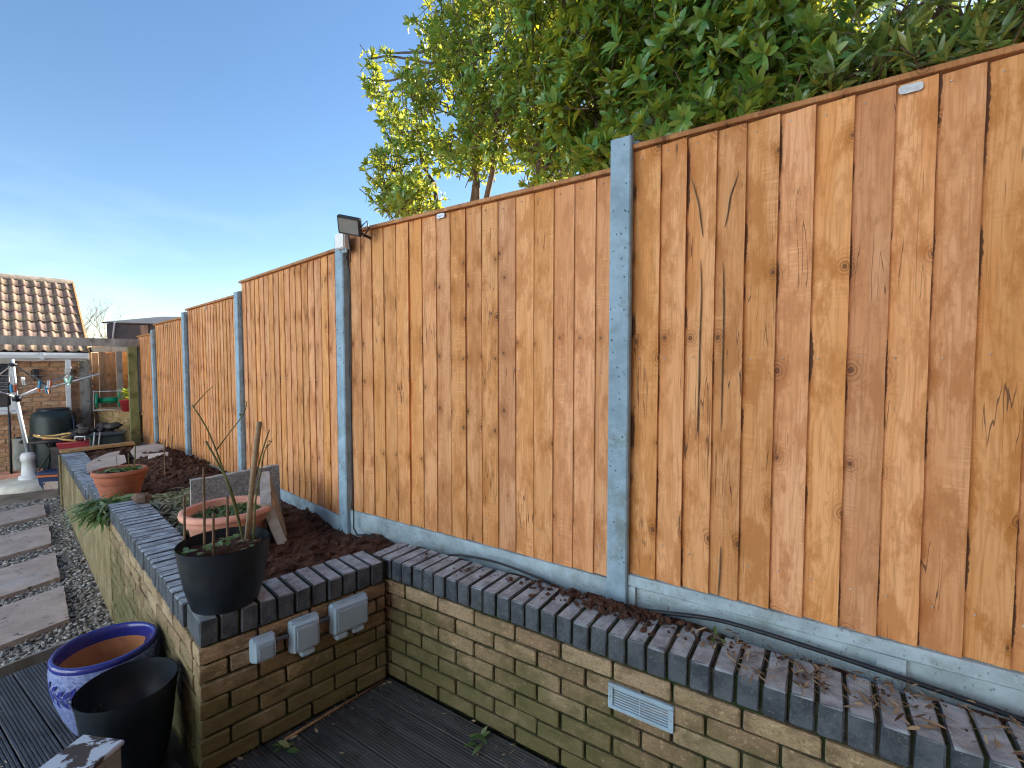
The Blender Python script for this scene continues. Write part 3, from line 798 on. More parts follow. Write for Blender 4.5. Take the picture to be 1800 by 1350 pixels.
def fence_post(origin, rz, z1, label, w=.092, front=-.042):
    m = MB(); h = z1 + .3; b = .006
    # H section with a weathered sloping top, front flange narrower at its arrises
    hw = w / 2
    out = [(-hw, front + b), (-hw + b, front), (hw - b, front), (hw, front + b), (hw, -.008), (.022, -.004), (.022, .046), (hw, .05), (hw, .085), (-hw, .085), (-hw, .05), (-.022, .046), (-.022, -.004), (-hw, -.008)]
    m.prism(out, -.3, z1)
    n = len(out)
    for i in range(n):
        x, y, z = m.v[n + i]; m.v[n + i] = (x, y, z1 - .012 * (1 if y < -.03 else 0))
    o = m.build('fence_post', MAT['post_concrete'], None, (origin.x, origin.y, 0), (0, 0, rz)); tag(o, label, 'fence post', 'concrete fence posts'); return o
QF = 2.0
X_P1 = -.745; X_P2 = -2.642
near_panel = fence_panel(A(X_P1 + .036, QF), ANG_A, 1.83, .735, 2.588, 'nearest fence panel, cut by the right picture edge, with silver plate under its top edge', plate=(.885, 1.793, .06, .027), wet=1.0, soft=False)
fence_panel(A(X_P2 + .036, QF), ANG_A, X_P1 - X_P2 - .072, .69, 2.512, 'wide fence panel between the floodlight post and the nearest concrete post', plate=(.79, 1.775, .058, .025))
fence_post(A(X_P1, QF), ANG_A, 2.632, 'tallest grey concrete fence post, second panel to its left, nearest panel to its right')
fence_post(A(X_P1 + 1.905, QF), ANG_A, 2.66, 'concrete fence post beyond the right end of the nearest panel')
o2 = Vector((BEND.x, BEND.y))
fence_post(o2, (ANG_A + ANG_B) / 2, 2.478, 'grey concrete fence post carrying the floodlight and its junction box')
gravel_board(A(X_P1 + .03, QF - .022), ANG_A, 1.85, .43, .738, 'recessed concrete gravel board under the nearest fence panel', True)
gravel_board(A(X_P2 + .03, QF - .02), ANG_A, X_P1 - X_P2 - .06, .40, .692, 'plain pale concrete gravel board under the second fence panel')
sp = [0.0, 2.0, 3.93, 5.72, 7.0]
tops = [2.425, 2.315, 2.232, 2.105]; bots = [.618, .53, .42, .335]; ptops = [2.34, 2.288, 2.155, 1.965]
labs = ['fence panel just left of the floodlight post', 'fourth fence panel counted from the right, behind the bare rose stems', 'fifth fence panel from the right, narrow in perspective', 'farthest and narrowest fence panel, beside the green pergola post']
glabs = ['concrete gravel board left of the floodlight post, behind the leaning stone', 'concrete gravel board under the fourth fence panel', 'concrete gravel board under the fifth fence panel, half buried in soil', 'concrete gravel board under the farthest fence panel']
plabs = ['third concrete fence post from the right, behind the cane', 'fourth concrete fence post from the right, left of the bare stems', 'slim concrete post, second from the far end of the fence', 'farthest concrete fence post beside the green pergola post']
for i in range(4):
    w_ = sp[i + 1] - sp[i] - .072
    fence_panel(B(sp[i + 1] - .036, 0), ANG_B, w_, bots[i], tops[i], labs[i], plate=(w_ * .42, tops[i] - bots[i] - .06, .05, .022) if i in (1, 2) else None)
    gravel_board(B(sp[i + 1] - .03, -.02), ANG_B, w_ + .012, bots[i] - .24, bots[i] + .002, glabs[i])
    fence_post(B(sp[i + 1], 0), ANG_B, ptops[i], plabs[i])

# ---------------------------------------------------------------- floodlight, junction box and cable on the bend post
root = empty('floodlight', A(-2.40, 1.93, 2.455), ANG_A); tag(root, 'small black floodlight on a bracket above the junction box', 'floodlight')
M0 = Matrix.Rotation(R(-24), 4, 'X') @ Matrix.Rotation(R(28), 4, 'Z')
Mh = Matrix.Translation((.0, -.07, .035)) @ Vector((-.30, .78, .55)).to_track_quat('Y', 'Z').to_matrix().to_4x4() @ Matrix.Rotation(R(14), 4, 'Y')
m = MB(); m.box(-.072, .072, -.014, .016, -.055, .055, bev=.005, M=Mh); m.build('housing', MAT['black_metal'], root)
m = MB(); m.box(-.060, .060, -.017, -.0142, -.043, .043, M=Mh); m.build('lens', MAT['lamp_glass'], root)
m = MB()
for k in range(6): m.box(-.055 + .02 * k, -.049 + .02 * k, .0165, .032, -.042, .042, M=Mh)
m.build('cooling_fins', MAT['black_metal'], root)
m = MB(); m.tube([(.02, -.05, .02), (.05, -.02, -.01), (.07, .03, -.03)], .009, 8); m.tube([(.03, -.03, .0), (.075, -.04, .03), (.095, -.02, .06), (.085, .0, .02), (.06, -.02, -.03)], .0045, 6)
m.build('bracket', MAT['black_metal'], root)
root = empty('junction_box', A(-2.565, 1.945, 2.435), ANG_A); tag(root, 'small white junction box on top of the floodlight post', 'junction box')
m = MB(); m.box(-.045, .045, -.035, .012, -.05, .05, bev=.006); m.build('box', MAT['white_pvc'], root)
m = MB(); m.box(-.041, .041, -.040, -.0355, -.046, .046, bev=.002); m.build('lid', MAT['white_pvc'], root)
m = MB()
for x in (.01, .034): m.tube([(x, -.012, -.051), (x, -.012, -.075)], .009, 8)
m.build('cable_gland', MAT['socket_grey'], root)
m = MB()
c0 = A(-2.52, 1.925, 2.335)
pts = [c0, A(-2.505, 1.925, 2.28), A(-2.49, 1.93, 2.30), A(-2.495, 1.935, 2.37), A(-2.49, 1.92, 2.46)]
m.tube([p for p in pts], .0042, 6)
pts = [A(-2.525, 1.93, 2.33)] + [A(-2.522 + .004 * math.sin(k), 1.948, 2.25 - k * .2) for k in range(9)] + [A(-2.51, 1.94, .60), A(-2.45, 1.92, .575), A(-2.33, 1.91, .60), A(-2.2, 1.92, .585)]
m.tube(pts, .0045, 6)
tag(m.build('power_cable', MAT['black_plastic']), 'thin black cable running down the floodlight post into the soil', 'cable')
def smooth_path(pts, n=8):
    pts = [Vector(p) for p in pts]; out = []
    for i in range(len(pts) - 1):
        p0 = pts[max(i - 1, 0)]; p1 = pts[i]; p2 = pts[i + 1]; p3 = pts[min(i + 2, len(pts) - 1)]
        for k in range(n):
            t = k / n; out.append(.5 * ((2 * p1) + (-p0 + p2) * t + (2 * p0 - 5 * p1 + 4 * p2 - p3) * t * t + (-p0 + 3 * p1 - 3 * p2 + p3) * t ** 3))
    return out + [pts[-1]]
root_lx = X_P1 + .036
for seam in ([(-0.463, 2.406), (-0.447, 2.351), (-0.43, 2.282), (-0.423, 2.225), (-0.413, 2.162)], [(-0.289, 2.394), (-0.3, 2.354), (-0.317, 2.304), (-0.324, 2.248), (-0.335, 2.189)], [(-0.421, 2.08), (-0.416, 1.934), (-0.419, 1.754), (-0.42, 1.526), (-0.424, 1.388)], [(-0.339, 2.059), (-0.333, 1.884), (-0.333, 1.663), (-0.334, 1.395)], [(-0.326, 0.942), (-0.328, 0.827), (-0.333, 0.733)]):
    bark_seam(near_panel, seam)
m = MB(); m.tube(smooth_path([A(-.62, 1.90, .635), A(-.5, 1.915, .652), A(-.3, 1.94, .668), A(0, 1.95, .655), A(.35, 1.945, .635), A(.7, 1.93, .615), A(1.2, 1.93, .61), A(2.0, 1.93, .61)]), .0085, 8)
tag(m.build('armoured_cable', MAT['black_plastic']), 'thick black cable lying along the gravel board behind the coping', 'cable')
m = MB(); m.tube(smooth_path([A(-1.75, 1.92, .60), A(-1.6, 1.915, .64), A(-1.4, 1.925, .652), A(-1.2, 1.93, .64), A(-1.0, 1.935, .61)]), .006, 8)
tag(m.build('garden_cable', MAT['black_plastic']), 'short loop of black cable against the pale gravel board', 'cable')

# ---------------------------------------------------------------- weatherproof sockets on the planter end wall
def socket_box(t0, t1, z0, z1, label, spouts, switch=False):
    w = t1 - t0; h = z1 - z0
    p = Fp(t0, 0, z0); root = empty('socket_box', p, ANG_F); tag(root, label, 'socket', 'grey weatherproof electrical boxes')
    m = MB(); m.box(0, w, -.038, -.001, 0, h, bev=.010); m.build('back_box', MAT['socket_grey'], root)
    m = MB(); m.box(.006, w - .006, -.058, -.0385, .006, h - .006, bev=.009); m.build('cover', MAT['socket_grey'], root)
    m = MB(); m.box(.016, w - .016, -.068, -.0585, .018, h - .022, bev=.007); m.build('lid', MAT['socket_lid'], root)
    for k in range(2 if w > .12 else 1):
        xx = w * (.3 + .4 * k) if w > .12 else w * .5
        m = MB(); m.box(xx - .022, xx + .022, -.036, -.020, h + .0003, h + .004, bev=.0012); m.build('hinge', MAT['socket_grey'], root)
    for xx in spouts:
        m = MB(); m.box(xx - .032, xx + .032, -.050, -.004, -.028, -.0005, bev=.008); m.build('cable_outlet', MAT['socket_grey'], root)
        m = MB(); m.lathe([(.0, 0), (.016, 0), (.016, .004), (.0, .004)], 14); m.v = [(x + xx, y - .028, z - .0325) for x, y, z in m.v]; m.build('outlet_plug', MAT['dark_grey_plastic'], root)
    return root
socket_box(.180, .280, .392, .498, 'smallest grey box, left of the three on the planter end wall', [])
socket_box(.338, .470, .365, .512, 'middle grey weatherproof socket with one cable outlet below', [.075])
socket_box(.525, .715, .372, .520, 'widest grey double socket, nearest the wall corner', [.05, .135])
for i, (t0, t1, z) in enumerate(((.281, .337, .452), (.471, .524, .458))):
    m = MB(); m.tube([Fp(t0, -.020, z), Fp(t1, -.020, z)], .0105, 10); m.tube([Fp(t0, -.020, z), Fp(t0 + .016, -.020, z)], .0135, 10)
    tag(m.build('conduit', MAT['dark_grey_plastic']), ['short dark conduit between the smallest and the middle grey box', 'short dark conduit between the middle and the widest grey box'][i], 'conduit')

# air brick in the low wall
root = empty('air_vent', A(-.662, QW - .002, .346), ANG_A); tag(root, 'pale louvred plastic air vent set in the low brick wall', 'air vent')
w_, h_ = .245, .098
m = MB(); m.box(0, w_, -.010, .004, 0, .014, bev=.002); m.box(0, w_, -.010, .004, h_ - .014, h_, bev=.002); m.box(0, .018, -.0098, .004, .0142, h_ - .0142); m.box(w_ - .018, w_, -.0098, .004, .0142, h_ - .0142); m.build('frame', MAT['vent_plastic'], root)
m = MB(); m.box(.0182, w_ - .0182, -.0008, .003, .0142, h_ - .0142); m.build('back', MAT['dark_grey_plastic'], root)  # dark sheet stands in for the shade between the louvres
for k in range(7):
    m = MB(); z = .0158 + k * .0100; m.box(.019, w_ - .019, -.0045, -.0012, z, z + .0058, bev=.0012); m.build('louvre', MAT['vent_plastic'], root)
m = MB(); m.box(w_ / 2 - .002, w_ / 2 + .002, -.0060, -.0009, .0145, h_ - .0145); m.build('divider', MAT['vent_plastic'], root)
m = MB()
for x in (.009, w_ - .009): m.lathe([(.0, -.0125), (.003, -.012), (.0032, -.010)], 8, c=(0, 0, 0)); 
m.v = [((.009 if i < 24 else w_ - .009) + x, z, h_ / 2 + y) for i, (x, y, z) in enumerate(m.v)]; m.build('screws', MAT['galvanised'], root)

# ---------------------------------------------------------------- leaf builders
def leaf_arrays(base, direc, normal, length, width, fold=.25, droop=.25):
    """vectorised leaves: n bases, unit directions, unit normals. 11 verts, 12 tris each"""
    n = len(base); side = np.cross(direc, normal); side /= np.linalg.norm(side, axis=1, keepdims=True) + 1e-9
    nrm = np.cross(side, direc)
    rows = [(0, 0), (.22, .62), (.55, 1.0), (.84, .62), (1.0, 0)]
    pts = []
    for t, w in rows:
        mid = base + direc * (length * t)[:, None] - nrm * (length * droop * t * t)[:, None]
        if w == 0: pts.append(mid)
        else:
            off = side * (width * .5 * w)[:, None]; up = nrm * (width * .5 * w * fold)[:, None]
            pts += [mid - off + up, mid, mid + off + up]
    V = np.stack(pts, 1)   # n,11,3
    T = np.array([(0, 2, 1), (0, 3, 2), (1, 2, 5), (1, 5, 4), (2, 3, 6), (2, 6, 5), (4, 5, 8), (4, 8, 7), (5, 6, 9), (5, 9, 8), (7, 8, 10), (8, 9, 10)])
    F = (T[None] + (np.arange(n) * 11)[:, None, None]).reshape(-1, 3)
    return V.reshape(-1, 3), F
def unit(a): return a / (np.linalg.norm(a, axis=-1, keepdims=True) + 1e-9)
def shoots(blobs, per_m2, leaf_len, leaf_w, whorl=9, stem=.16, stemleaves=8, up=.55, shell=.55, tint=(.1, .75), tip_tint=.2):
    """leafy shoots filling ellipsoidal clumps; returns leaf verts, faces, tint, twig segments"""
    Bs = []; Ds = []; Ns = []; Ls = []; Ws = []; Ts = []; segs = []
    for (cx, cy, cz, r, dens) in blobs:
        n = max(3, int(per_m2 * dens * 4 * math.pi * r * r))
        dirs = unit(rng.normal(size=(n, 3))); rad = r * (shell + (1.06 - shell) * rng.random(n) ** .6)
        tip = np.array([cx, cy, cz]) + dirs * rad[:, None] * np.array([1, 1, .95])
        ax = unit(dirs * .8 + np.array([0, 0, up]) + rng.normal(size=(n, 3)) * .35)
        for k in range(n):
            a = ax[k]; t0 = tip[k]; segs.append((t0 - a * stem * 1.3, t0))
            e1 = unit(np.cross(a, [0.3, .2, 1.0])); e2 = np.cross(a, e1)
            m_ = whorl + stemleaves; ph = rng.uniform(0, 6.28) + np.arange(m_) * 2.4
            back = np.concatenate([rng.uniform(0, .02, whorl), np.linspace(.03, stem, stemleaves)]) if stemleaves else rng.uniform(0, .02, whorl)
            open_ = np.concatenate([rng.uniform(.35, 1.05, whorl), rng.uniform(.8, 1.4, stemleaves)])
            rd = e1[None] * np.cos(ph)[:, None] + e2[None] * np.sin(ph)[:, None]
            d = unit(a[None] * np.cos(open_)[:, None] + rd * np.sin(open_)[:, None] + rng.normal(size=(m_, 3)) * .12)
            Bs.append(t0[None] - a[None] * back[:, None]); Ds.append(d); Ns.append(unit(a[None] * np.sin(open_)[:, None] - rd * np.cos(open_)[:, None] + rng.normal(size=(m_, 3)) * .2))
            sc = rng.uniform(.7, 1.15, m_); Ls.append(leaf_len * sc); Ws.append(leaf_w * sc * rng.uniform(.85, 1.15, m_))
            tt = rng.uniform(tint[0], tint[1], m_); tt[:whorl] += tip_tint * rng.random(); Ts.append(np.clip(tt, 0, 1))
    Bs = np.concatenate(Bs); Ds = np.concatenate(Ds); Ns = np.concatenate(Ns); Ls = np.concatenate(Ls); Ws = np.concatenate(Ws); Ts = np.concatenate(Ts)
    V, F = leaf_arrays(Bs, Ds, Ns, Ls, Ws)
    return V, F, np.repeat(Ts, 11), segs
def twig_tubes(m, segs, r0=.004, r1=.002):
    for a, b in segs: m.tube([a, b], [r0, r1], 4, cap=False)
def limb(m, a, b, r0, r1, wig=.06, n=7, seed=0):
    a = Vector(a); b = Vector(b); L_ = (b - a).length; pts = []; rad = []
    for i in range(n + 1):
        t = i / n; w = math.sin(math.pi * t)
        off = Vector((mnoise.noise(Vector((seed, t * 2.5, 0))), mnoise.noise(Vector((seed, t * 2.5, 9))), mnoise.noise(Vector((seed, t * 2.5, 17))))) * wig * L_ * w * 2
        pts.append(a.lerp(b, t) + off); rad.append(r0 + (r1 - r0) * t)
    m.tube(pts, rad, 8); return pts

# ---------------------------------------------------------------- the evergreen shrubs beyond the fence
def shrub(label, base, blobs, stems, dens, leaf_len, leaf_w, mat='hedge_leaf', **kw):
    root = empty('evergreen_shrub', base); tag(root, label, 'shrub', 'shrubs growing beyond the fence')
    V, F, T, segs = shoots(blobs, dens, leaf_len, leaf_w, **kw)
    V = V - np.array(base)
    inst('crown', fast_mesh('crown', V, F, MAT[mat], T), root)
    m = MB(); i = 0
    for (bx, by, tgt) in stems:
        pts = limb(m, (bx - base[0], by - base[1], 0), [tgt[k] - base[k] for k in range(3)], .038, .018, .05, 8, i + .5); i += 1
    m.build('trunk', MAT['bark'], root)
    m = MB()
    for (cx, cy, cz, r, d_) in blobs:
        st = min(stems, key=lambda s: (s[2][0] - cx) ** 2 + (s[2][1] - cy) ** 2 + (s[2][2] - cz) ** 2)[2]
        i += 1; limb(m, [st[k] - base[k] for k in range(3)], (cx - base[0], cy - base[1], cz - base[2]), .016, .007, .08, 6, i + .3)
        for k in range(5):
            dd = unit(rng.normal(size=3)) * r * .8; limb(m, (cx - base[0], cy - base[1], cz - base[2]), (cx - base[0] + dd[0], cy - base[1] + dd[1], cz - base[2] + abs(dd[2])), .006, .003, .1, 4, i + k)
    twig_tubes(m, [(a - np.array(base), b - np.array(base)) for a, b in segs])
    tag(m.build('branches', MAT['bark'], root), kind='stuff')
    return root
Lb = [(-1.0, 4.02, 3.27, .25, .9), (-.93, 4.08, 3.62, .22, .6), (-.73, 3.74, 3.00, .20, .6), (-.49, 3.8, 3.62, .44, 1), (-.60, 4.0, 4.2, .22, .55), (-.46, 3.90, 4.45, .40, .5),
      (-.08, 3.53, 3.89, .48, .8), (-.08, 3.41, 3.32, .32, 1), (-.10, 3.66, 4.6, .5, .5), (.23, 3.21, 3.42, .35, 1), (.23, 3.24, 3.06, .20, .8), (.42, 2.98, 3.05, .24, 1),
      (-.30, 3.60, 3.25, .22, .6), (-.85, 3.95, 3.05, .2, .6), (-.72, 3.6, 2.89, .19, .9), (-.96, 3.88, 2.99, .16, .9), (.45, 2.70, 2.80, .17, 1.1), (.21, 2.98, 2.86, .15, .9), (.15, 3.7, 4.2, .45, .5)]
shrub('broadleaf evergreen shrub with sunlit yellow-green left edge, right of the floodlight', (-.2, 3.55, .1), Lb + [(-1.22, 4.27, 4.15, .10, 1.2), (-1.24, 4.30, 4.35, .05, 2), (-1.05, 4.15, 4.30, .05, 2), (-1.14, 4.2, 3.95, .12, .8)],
      [(-.25, 3.6, (-.62, 3.85, 3.1)), (-.2, 3.55, (-.35, 3.7, 3.5)), (-.12, 3.55, (-.1, 3.5, 3.6)), (0, 3.45, (.2, 3.25, 3.3)), (.05, 3.4, (.36, 3.05, 3.2)), (-.1, 3.6, (-.2, 3.8, 4.1))],
      62, .068, .024)
Rb = [(.35, 3.01, 3.69, .44, 1), (.52, 2.77, 3.16, .34, 1), (.68, 2.67, 3.46, .44, 1), (.85, 2.52, 3.07, .32, 1), (1.0, 2.46, 3.38, .46, 1), (1.13, 2.27, 3.0, .31, 1), (1.28, 2.27, 3.26, .33, .7),
      (1.30, 2.15, 2.92, .22, .9), (.79, 2.72, 3.86, .52, .9), (1.2, 2.45, 3.64, .45, .4), (.62, 2.56, 2.80, .16, 1), (.95, 2.33, 2.78, .18, 1), (.48, 2.56, 2.74, .13, 1.2), (.70, 2.29, 2.77, .13, 1.3), (.85, 2.21, 2.78, .13, 1.3), (1.01, 2.13, 2.78, .13, 1.2), (1.17, 2.05, 2.77, .12, 1.2)]
shrub('large glossy broadleaf evergreen shrub overhanging the fence behind the tallest post', (.9, 2.75, .1), Rb,
      [(.85, 2.8, (.5, 2.85, 3.2)), (.9, 2.75, (.8, 2.65, 3.2)), (.98, 2.7, (1.15, 2.4, 3.1)), (.95, 2.75, (1.0, 2.6, 3.6))], 58, .085, .031, tint=(.15, .85))
Bb = [(1.57, 2.36, 3.23, .36, .2), (1.71, 2.14, 3.16, .38, .16), (1.82, 1.97, 3.05, .34, .16), (1.95, 1.78, 3.02, .38, .18), (1.53, 2.02, 2.84, .18, 1.2), (2.5, 1.5, 3.2, .5, .4), (1.30, 1.98, 2.78, .13, 1.3), (1.41, 1.91, 2.77, .14, 1.3), (1.52, 1.83, 2.77, .14, 1.3), (1.62, 1.77, 2.77, .14, 1.3), (1.72, 1.71, 2.77, .15, 1.3), (1.85, 1.65, 2.80, .2, 1.2), (1.5, 2.01, 3.04, .24, .4), (1.66, 1.9, 3.01, .27, .26), (1.75, 1.76, 2.95, .26, .26), (1.46, 2.27, 3.2, .3, .3)]
shrub('looser narrow-leaved bamboo-like shrub with sky showing through, above the nearest panel', (1.9, 2.1, .1), Bb,
      [(1.8, 2.2, (1.6, 2.2, 3.1)), (1.9, 2.1, (1.8, 2.05, 3.2)), (2.0, 2.0, (2.0, 1.85, 3.1)), (2.05, 1.95, (2.25, 1.75, 3.2))], 40, .105, .020, mat='bamboo_leaf', whorl=7, stemleaves=7, up=.2)

# ---------------------------------------------------------------- pots
def pot(name, label, loc, prof_out, prof_in, mats, sx=1, sy=1, rz=0, rim=None, cat='plant pot', group=None, tilt=(0, 0)):
    root = empty(name, loc, rz); tag(root, label, cat, group); root.rotation_euler = (tilt[0], tilt[1], rz)
    m = MB(); m.lathe(prof_out, 56, 0, sx, sy); m.build('body', mats[0], root)
    m = MB(); m.lathe(prof_in, 56, 0, sx, sy); m.build('inside', mats[1], root)
    if rim: m = MB(); m.lathe(rim, 56, 0, sx, sy); m.build('rim', mats[2], root)
    return root
def soil_disc(root, r, z, mat='soil', sx=1, sy=1, seed=0, amp=.012):
    m = MB(); n = 28; vs = [(0, 0, z + .008)]; fs = []
    for k in range(1, 6):
        for j in range(n):
            a = 2 * math.pi * j / n; rr = r * k / 5; vs.append((rr * math.cos(a) * sx, rr * math.sin(a) * sy, z + amp * mnoise.noise(Vector((rr * math.cos(a) * 30, rr * math.sin(a) * 30, seed)))))
    for j in range(n): fs.append((0, 1 + j, 1 + (j + 1) % n))
    for k in range(4):
        for j in range(n): a = 1 + k * n + j; b = 1 + k * n + (j + 1) % n; fs.append((a, a + n, b + n, b))
    m.add(vs, fs, 0, True); return m.build('potting_soil', MAT[mat], root)

# blue glazed pot
bp = pot('glazed_pot', 'big blue glazed pot with leaf motif and bare orange inside, on the deck', (-1.895, 2.145, .0),
    [(.0, .0), (.115, .0), (.125, .01), (.155, .08), (.182, .17), (.195, .25), (.197, .31), (.192, .335)],
    [(.168, .300), (.160, .255), (.148, .17), (.125, .08), (.10, .05), (.0, .045)], [MAT['blue_glaze'], MAT['raw_clay'], MAT['blue_gloss']],
    rim=[(.1925, .334), (.196, .347), (.190, .360), (.180, .362), (.173, .352), (.170, .33), (.1685, .299)])
m = MB()
for (a0, z0) in ((-2.35, .245),):
    pts = []
    for k in range(13):
        t = k / 12; a = a0 + t * 1.0; z = z0 + .018 * math.sin(t * 7); pts.append((.1945 * math.cos(a), .1945 * math.sin(a), z))
    m.tube(pts, .004, 5)
    for k in (2, 4, 6, 8, 10):
        p = Vector(pts[k]); tg = (Vector(pts[k + 1]) - p).normalized(); nr_ = Vector((p.x, p.y, 0)).normalized()
        for sg in (1, -1):
            d = (tg * .7 + Vector((0, 0, sg * .8))).normalized(); s_ = d.cross(nr_).normalized()
            c = p + nr_ * .003; m.add([c, c + d * .028 + s_ * .010 + nr_ * .001, c + d * .055, c + d * .028 - s_ * .010 + nr_ * .001], [(0, 1, 2, 3)])
m.build('leaf_motif', MAT['blue_gloss'], bp)
m = MB()
for k in range(6):
    a = 1.15 - k * .085; z = .30 - random.uniform(.03, .06); r0, r1 = .1665, .150 + .15 * (z - .17)
    m.tube([(.167 * math.cos(a), .167 * math.sin(a), .30), (.1575 * math.cos(a), .1575 * math.sin(a), z)], .0035, 5)
m.build('glaze_drips', MAT['blue_gloss'], bp)
# black pot on the deck
kp = pot('plastic_pot', 'empty-looking black plastic pot on the deck beside the blue pot', (-1.572, 1.875, .0),
    [(.0, .0), (.115, .0), (.12, .006), (.145, .15), (.165, .33), (.170, .345), (.170, .36)], [(.166, .36), (.162, .33), (.142, .16), (.0, .16)], [MAT['black_plastic'], MAT['black_plastic']],
    group=None)
soil_disc(kp, .143, .185, seed=4)
m = MB()
for (x, y, h, lean) in ((-.08, -.05, .13, .02), (.03, .05, .10, .012), (.06, -.02, .05, .01)):
    m.tube(smooth_path([(x, y, .18), (x - lean, y, .18 + h * .5), (x + lean, y - .01, .18 + h)], 4), [.006 - .0005 * k for k in range(9)], 6)
m.build('bulb_shoots', MAT['weed_leaf'], kp)
# black pot with canes on the planter corner
cp = pot('plastic_pot', 'black plastic pot with pruned rose stems and cane, on the planter corner', (-1.242, 2.005, .637),
    [(.0, .0), (.122, .0), (.128, .006), (.152, .10), (.168, .20), (.174, .25), (.176, .266)], [(.171, .266), (.166, .22), (.160, .20), (.0, .20)], [MAT['black_plastic'], MAT['black_plastic']])
soil_disc(cp, .164, .222, seed=2, amp=.02)
def stem(m, pts, r0, r1, n=6, seg=5):
    pp = smooth_path(pts, seg); k = len(pp); m.tube(pp, [r0 + (r1 - r0) * i / (k - 1) for i in range(k)], n)
# directions seen from the camera: right = e_r, away = e_a
E_R = Vector((.86, .51, 0)); E_A = Vector((-.51, .86, 0)); UP = Vector((0, 0, 1))
def rel(r, a, z): return E_R * r + E_A * a + UP * z
m = MB(); stem(m, [rel(.085, .09, 0.18), rel(.115, .10, 0.486), rel(.150, .11, 0.759)], .0135, .0115, 8); m.build('cane', MAT['cane'], cp)
m = MB()
stem(m, [rel(.08, .06, 0.2), rel(.02, .07, 0.486), rel(-.045, .08, 0.72), rel(-.105, .09, 0.85)], .0042, .0026)
stem(m, [rel(.075, .07, 0.2), rel(.03, .08, 0.46), rel(-.06, .10, 0.688)], .0052, .004)
stem(m, [rel(-.02, .08, 0.649), rel(.03, .09, 0.72), rel(.085, .09, 0.798), rel(.10, .09, 0.85)], .003, .0015)
stem(m, [rel(-.10, .09, 0.843), rel(-.06, .09, 0.895), rel(-.03, .09, 0.928)], .003, .0012)
stem(m, [rel(-.02, .08, 0.564), rel(-.06, .08, 0.59)], .002, .001); stem(m, [rel(.03, .08, 0.473), rel(.08, .09, 0.525)], .002, .001)
stem(m, [rel(.11, .05, 0.2), rel(.125, .07, 0.408), rel(.150, .09, 0.525), rel(.165, .09, 0.616), rel(.20, .10, 0.668)], .005, .0015)
stem(m, [rel(.13, .10, 0.512), rel(.16, .10, 0.629), rel(.19, .10, 0.72)], .0035, .0025)
m.build('rose_stems', MAT['green_twig'], cp)
m = MB()
for (r, a, h) in ((-.04, -.07, .19), (.01, .0, .235), (-.075, .05, .36), (-.15, .10, .24)): stem(m, [rel(r, a, .19), rel(r + .004, a, .24 + h * .5), rel(r + .006, a, .22 + h)], .0055, .0045)
m.build('pruned_stumps', MAT['twig'], cp)
def leaf_patch(name, root, pts, ln, wd, mat, n_each=5, up=.5, spread=1.0, tint=(.2, .9)):
    Bs = []; Ds = []; Ns = []; Ls = []; Ws = []
    for p in pts:
        for k in range(n_each):
            a = rng.uniform(0, 6.28); d = np.array([math.cos(a) * spread, math.sin(a) * spread, up * rng.uniform(.3, 1.4)]); d /= np.linalg.norm(d)
            Bs.append(np.array(p) + rng.normal(size=3) * .004); Ds.append(d); Ns.append(unit(np.array([0, 0, 1.0]) + rng.normal(size=3) * .25)); Ls.append(ln * rng.uniform(.6, 1.15)); Ws.append(wd * rng.uniform(.7, 1.15))
    Bs = np.array(Bs); V, F = leaf_arrays(Bs, np.array(Ds), np.array(Ns), np.array(Ls), np.array(Ws))
    return inst(name, fast_mesh(name, V, F, MAT[mat], np.repeat(rng.uniform(tint[0], tint[1], len(Bs)), 11)), root)
leaf_patch('seedling_leaves', cp, [tuple(rel(-.07 + .02 * k, -.06 + .012 * (k % 3), .25 + .006 * k)) for k in range(6)] + [tuple(rel(-.14, -.03, .25)), tuple(rel(-.15, -.05, .25)), tuple(rel(.10, -.09, .235))], .042, .026, 'weed_leaf', 4)
leaf_patch('rose_leaves', cp, [tuple(rel(.075, .09, 0.792)), tuple(rel(.095, .09, 0.85)), tuple(rel(.10, .09, 0.837)), tuple(rel(.20, .10, 0.668)), tuple(rel(.175, .09, 0.636))], .020, .012, 'weed_leaf', 4, tint=(0, .5))
leaf_patch('dead_leaves', cp, [tuple(rel(.05 + .02 * k, .02 + .02 * (k % 3), .232)) for k in range(5)], .03, .016, 'litter', 3, up=.2)
# big terracotta pot
tp = pot('terracotta_pot', 'wide pink terracotta-coloured pot of tiny green seedlings in the planter', (-1.745, 2.865, .535),
    [(.0, .0), (.165, .0), (.17, .006), (.185, .09), (.196, .092), (.205, .165), (.222, .168), (.228, .21)], [(.215, .246), (.207, .21), (.195, .185), (.0, .185)], [MAT['terracotta'], MAT['terracotta'], MAT['terracotta']],
    rim=[(.2278, .2095), (.250, .214), (.256, .230), (.252, .246), (.240, .252), (.224, .252), (.2152, .2455)])
soil_disc(tp, .20, .20, seed=8)
leaf_patch('seedlings', tp, [(.19 * math.sqrt(random.random()) * math.cos(a), .19 * math.sqrt(random.random()) * math.sin(a), .205) for a in rng.uniform(0, 6.28, 330)], .024, .014, 'weed_leaf', 4, up=.7, tint=(0, .7))
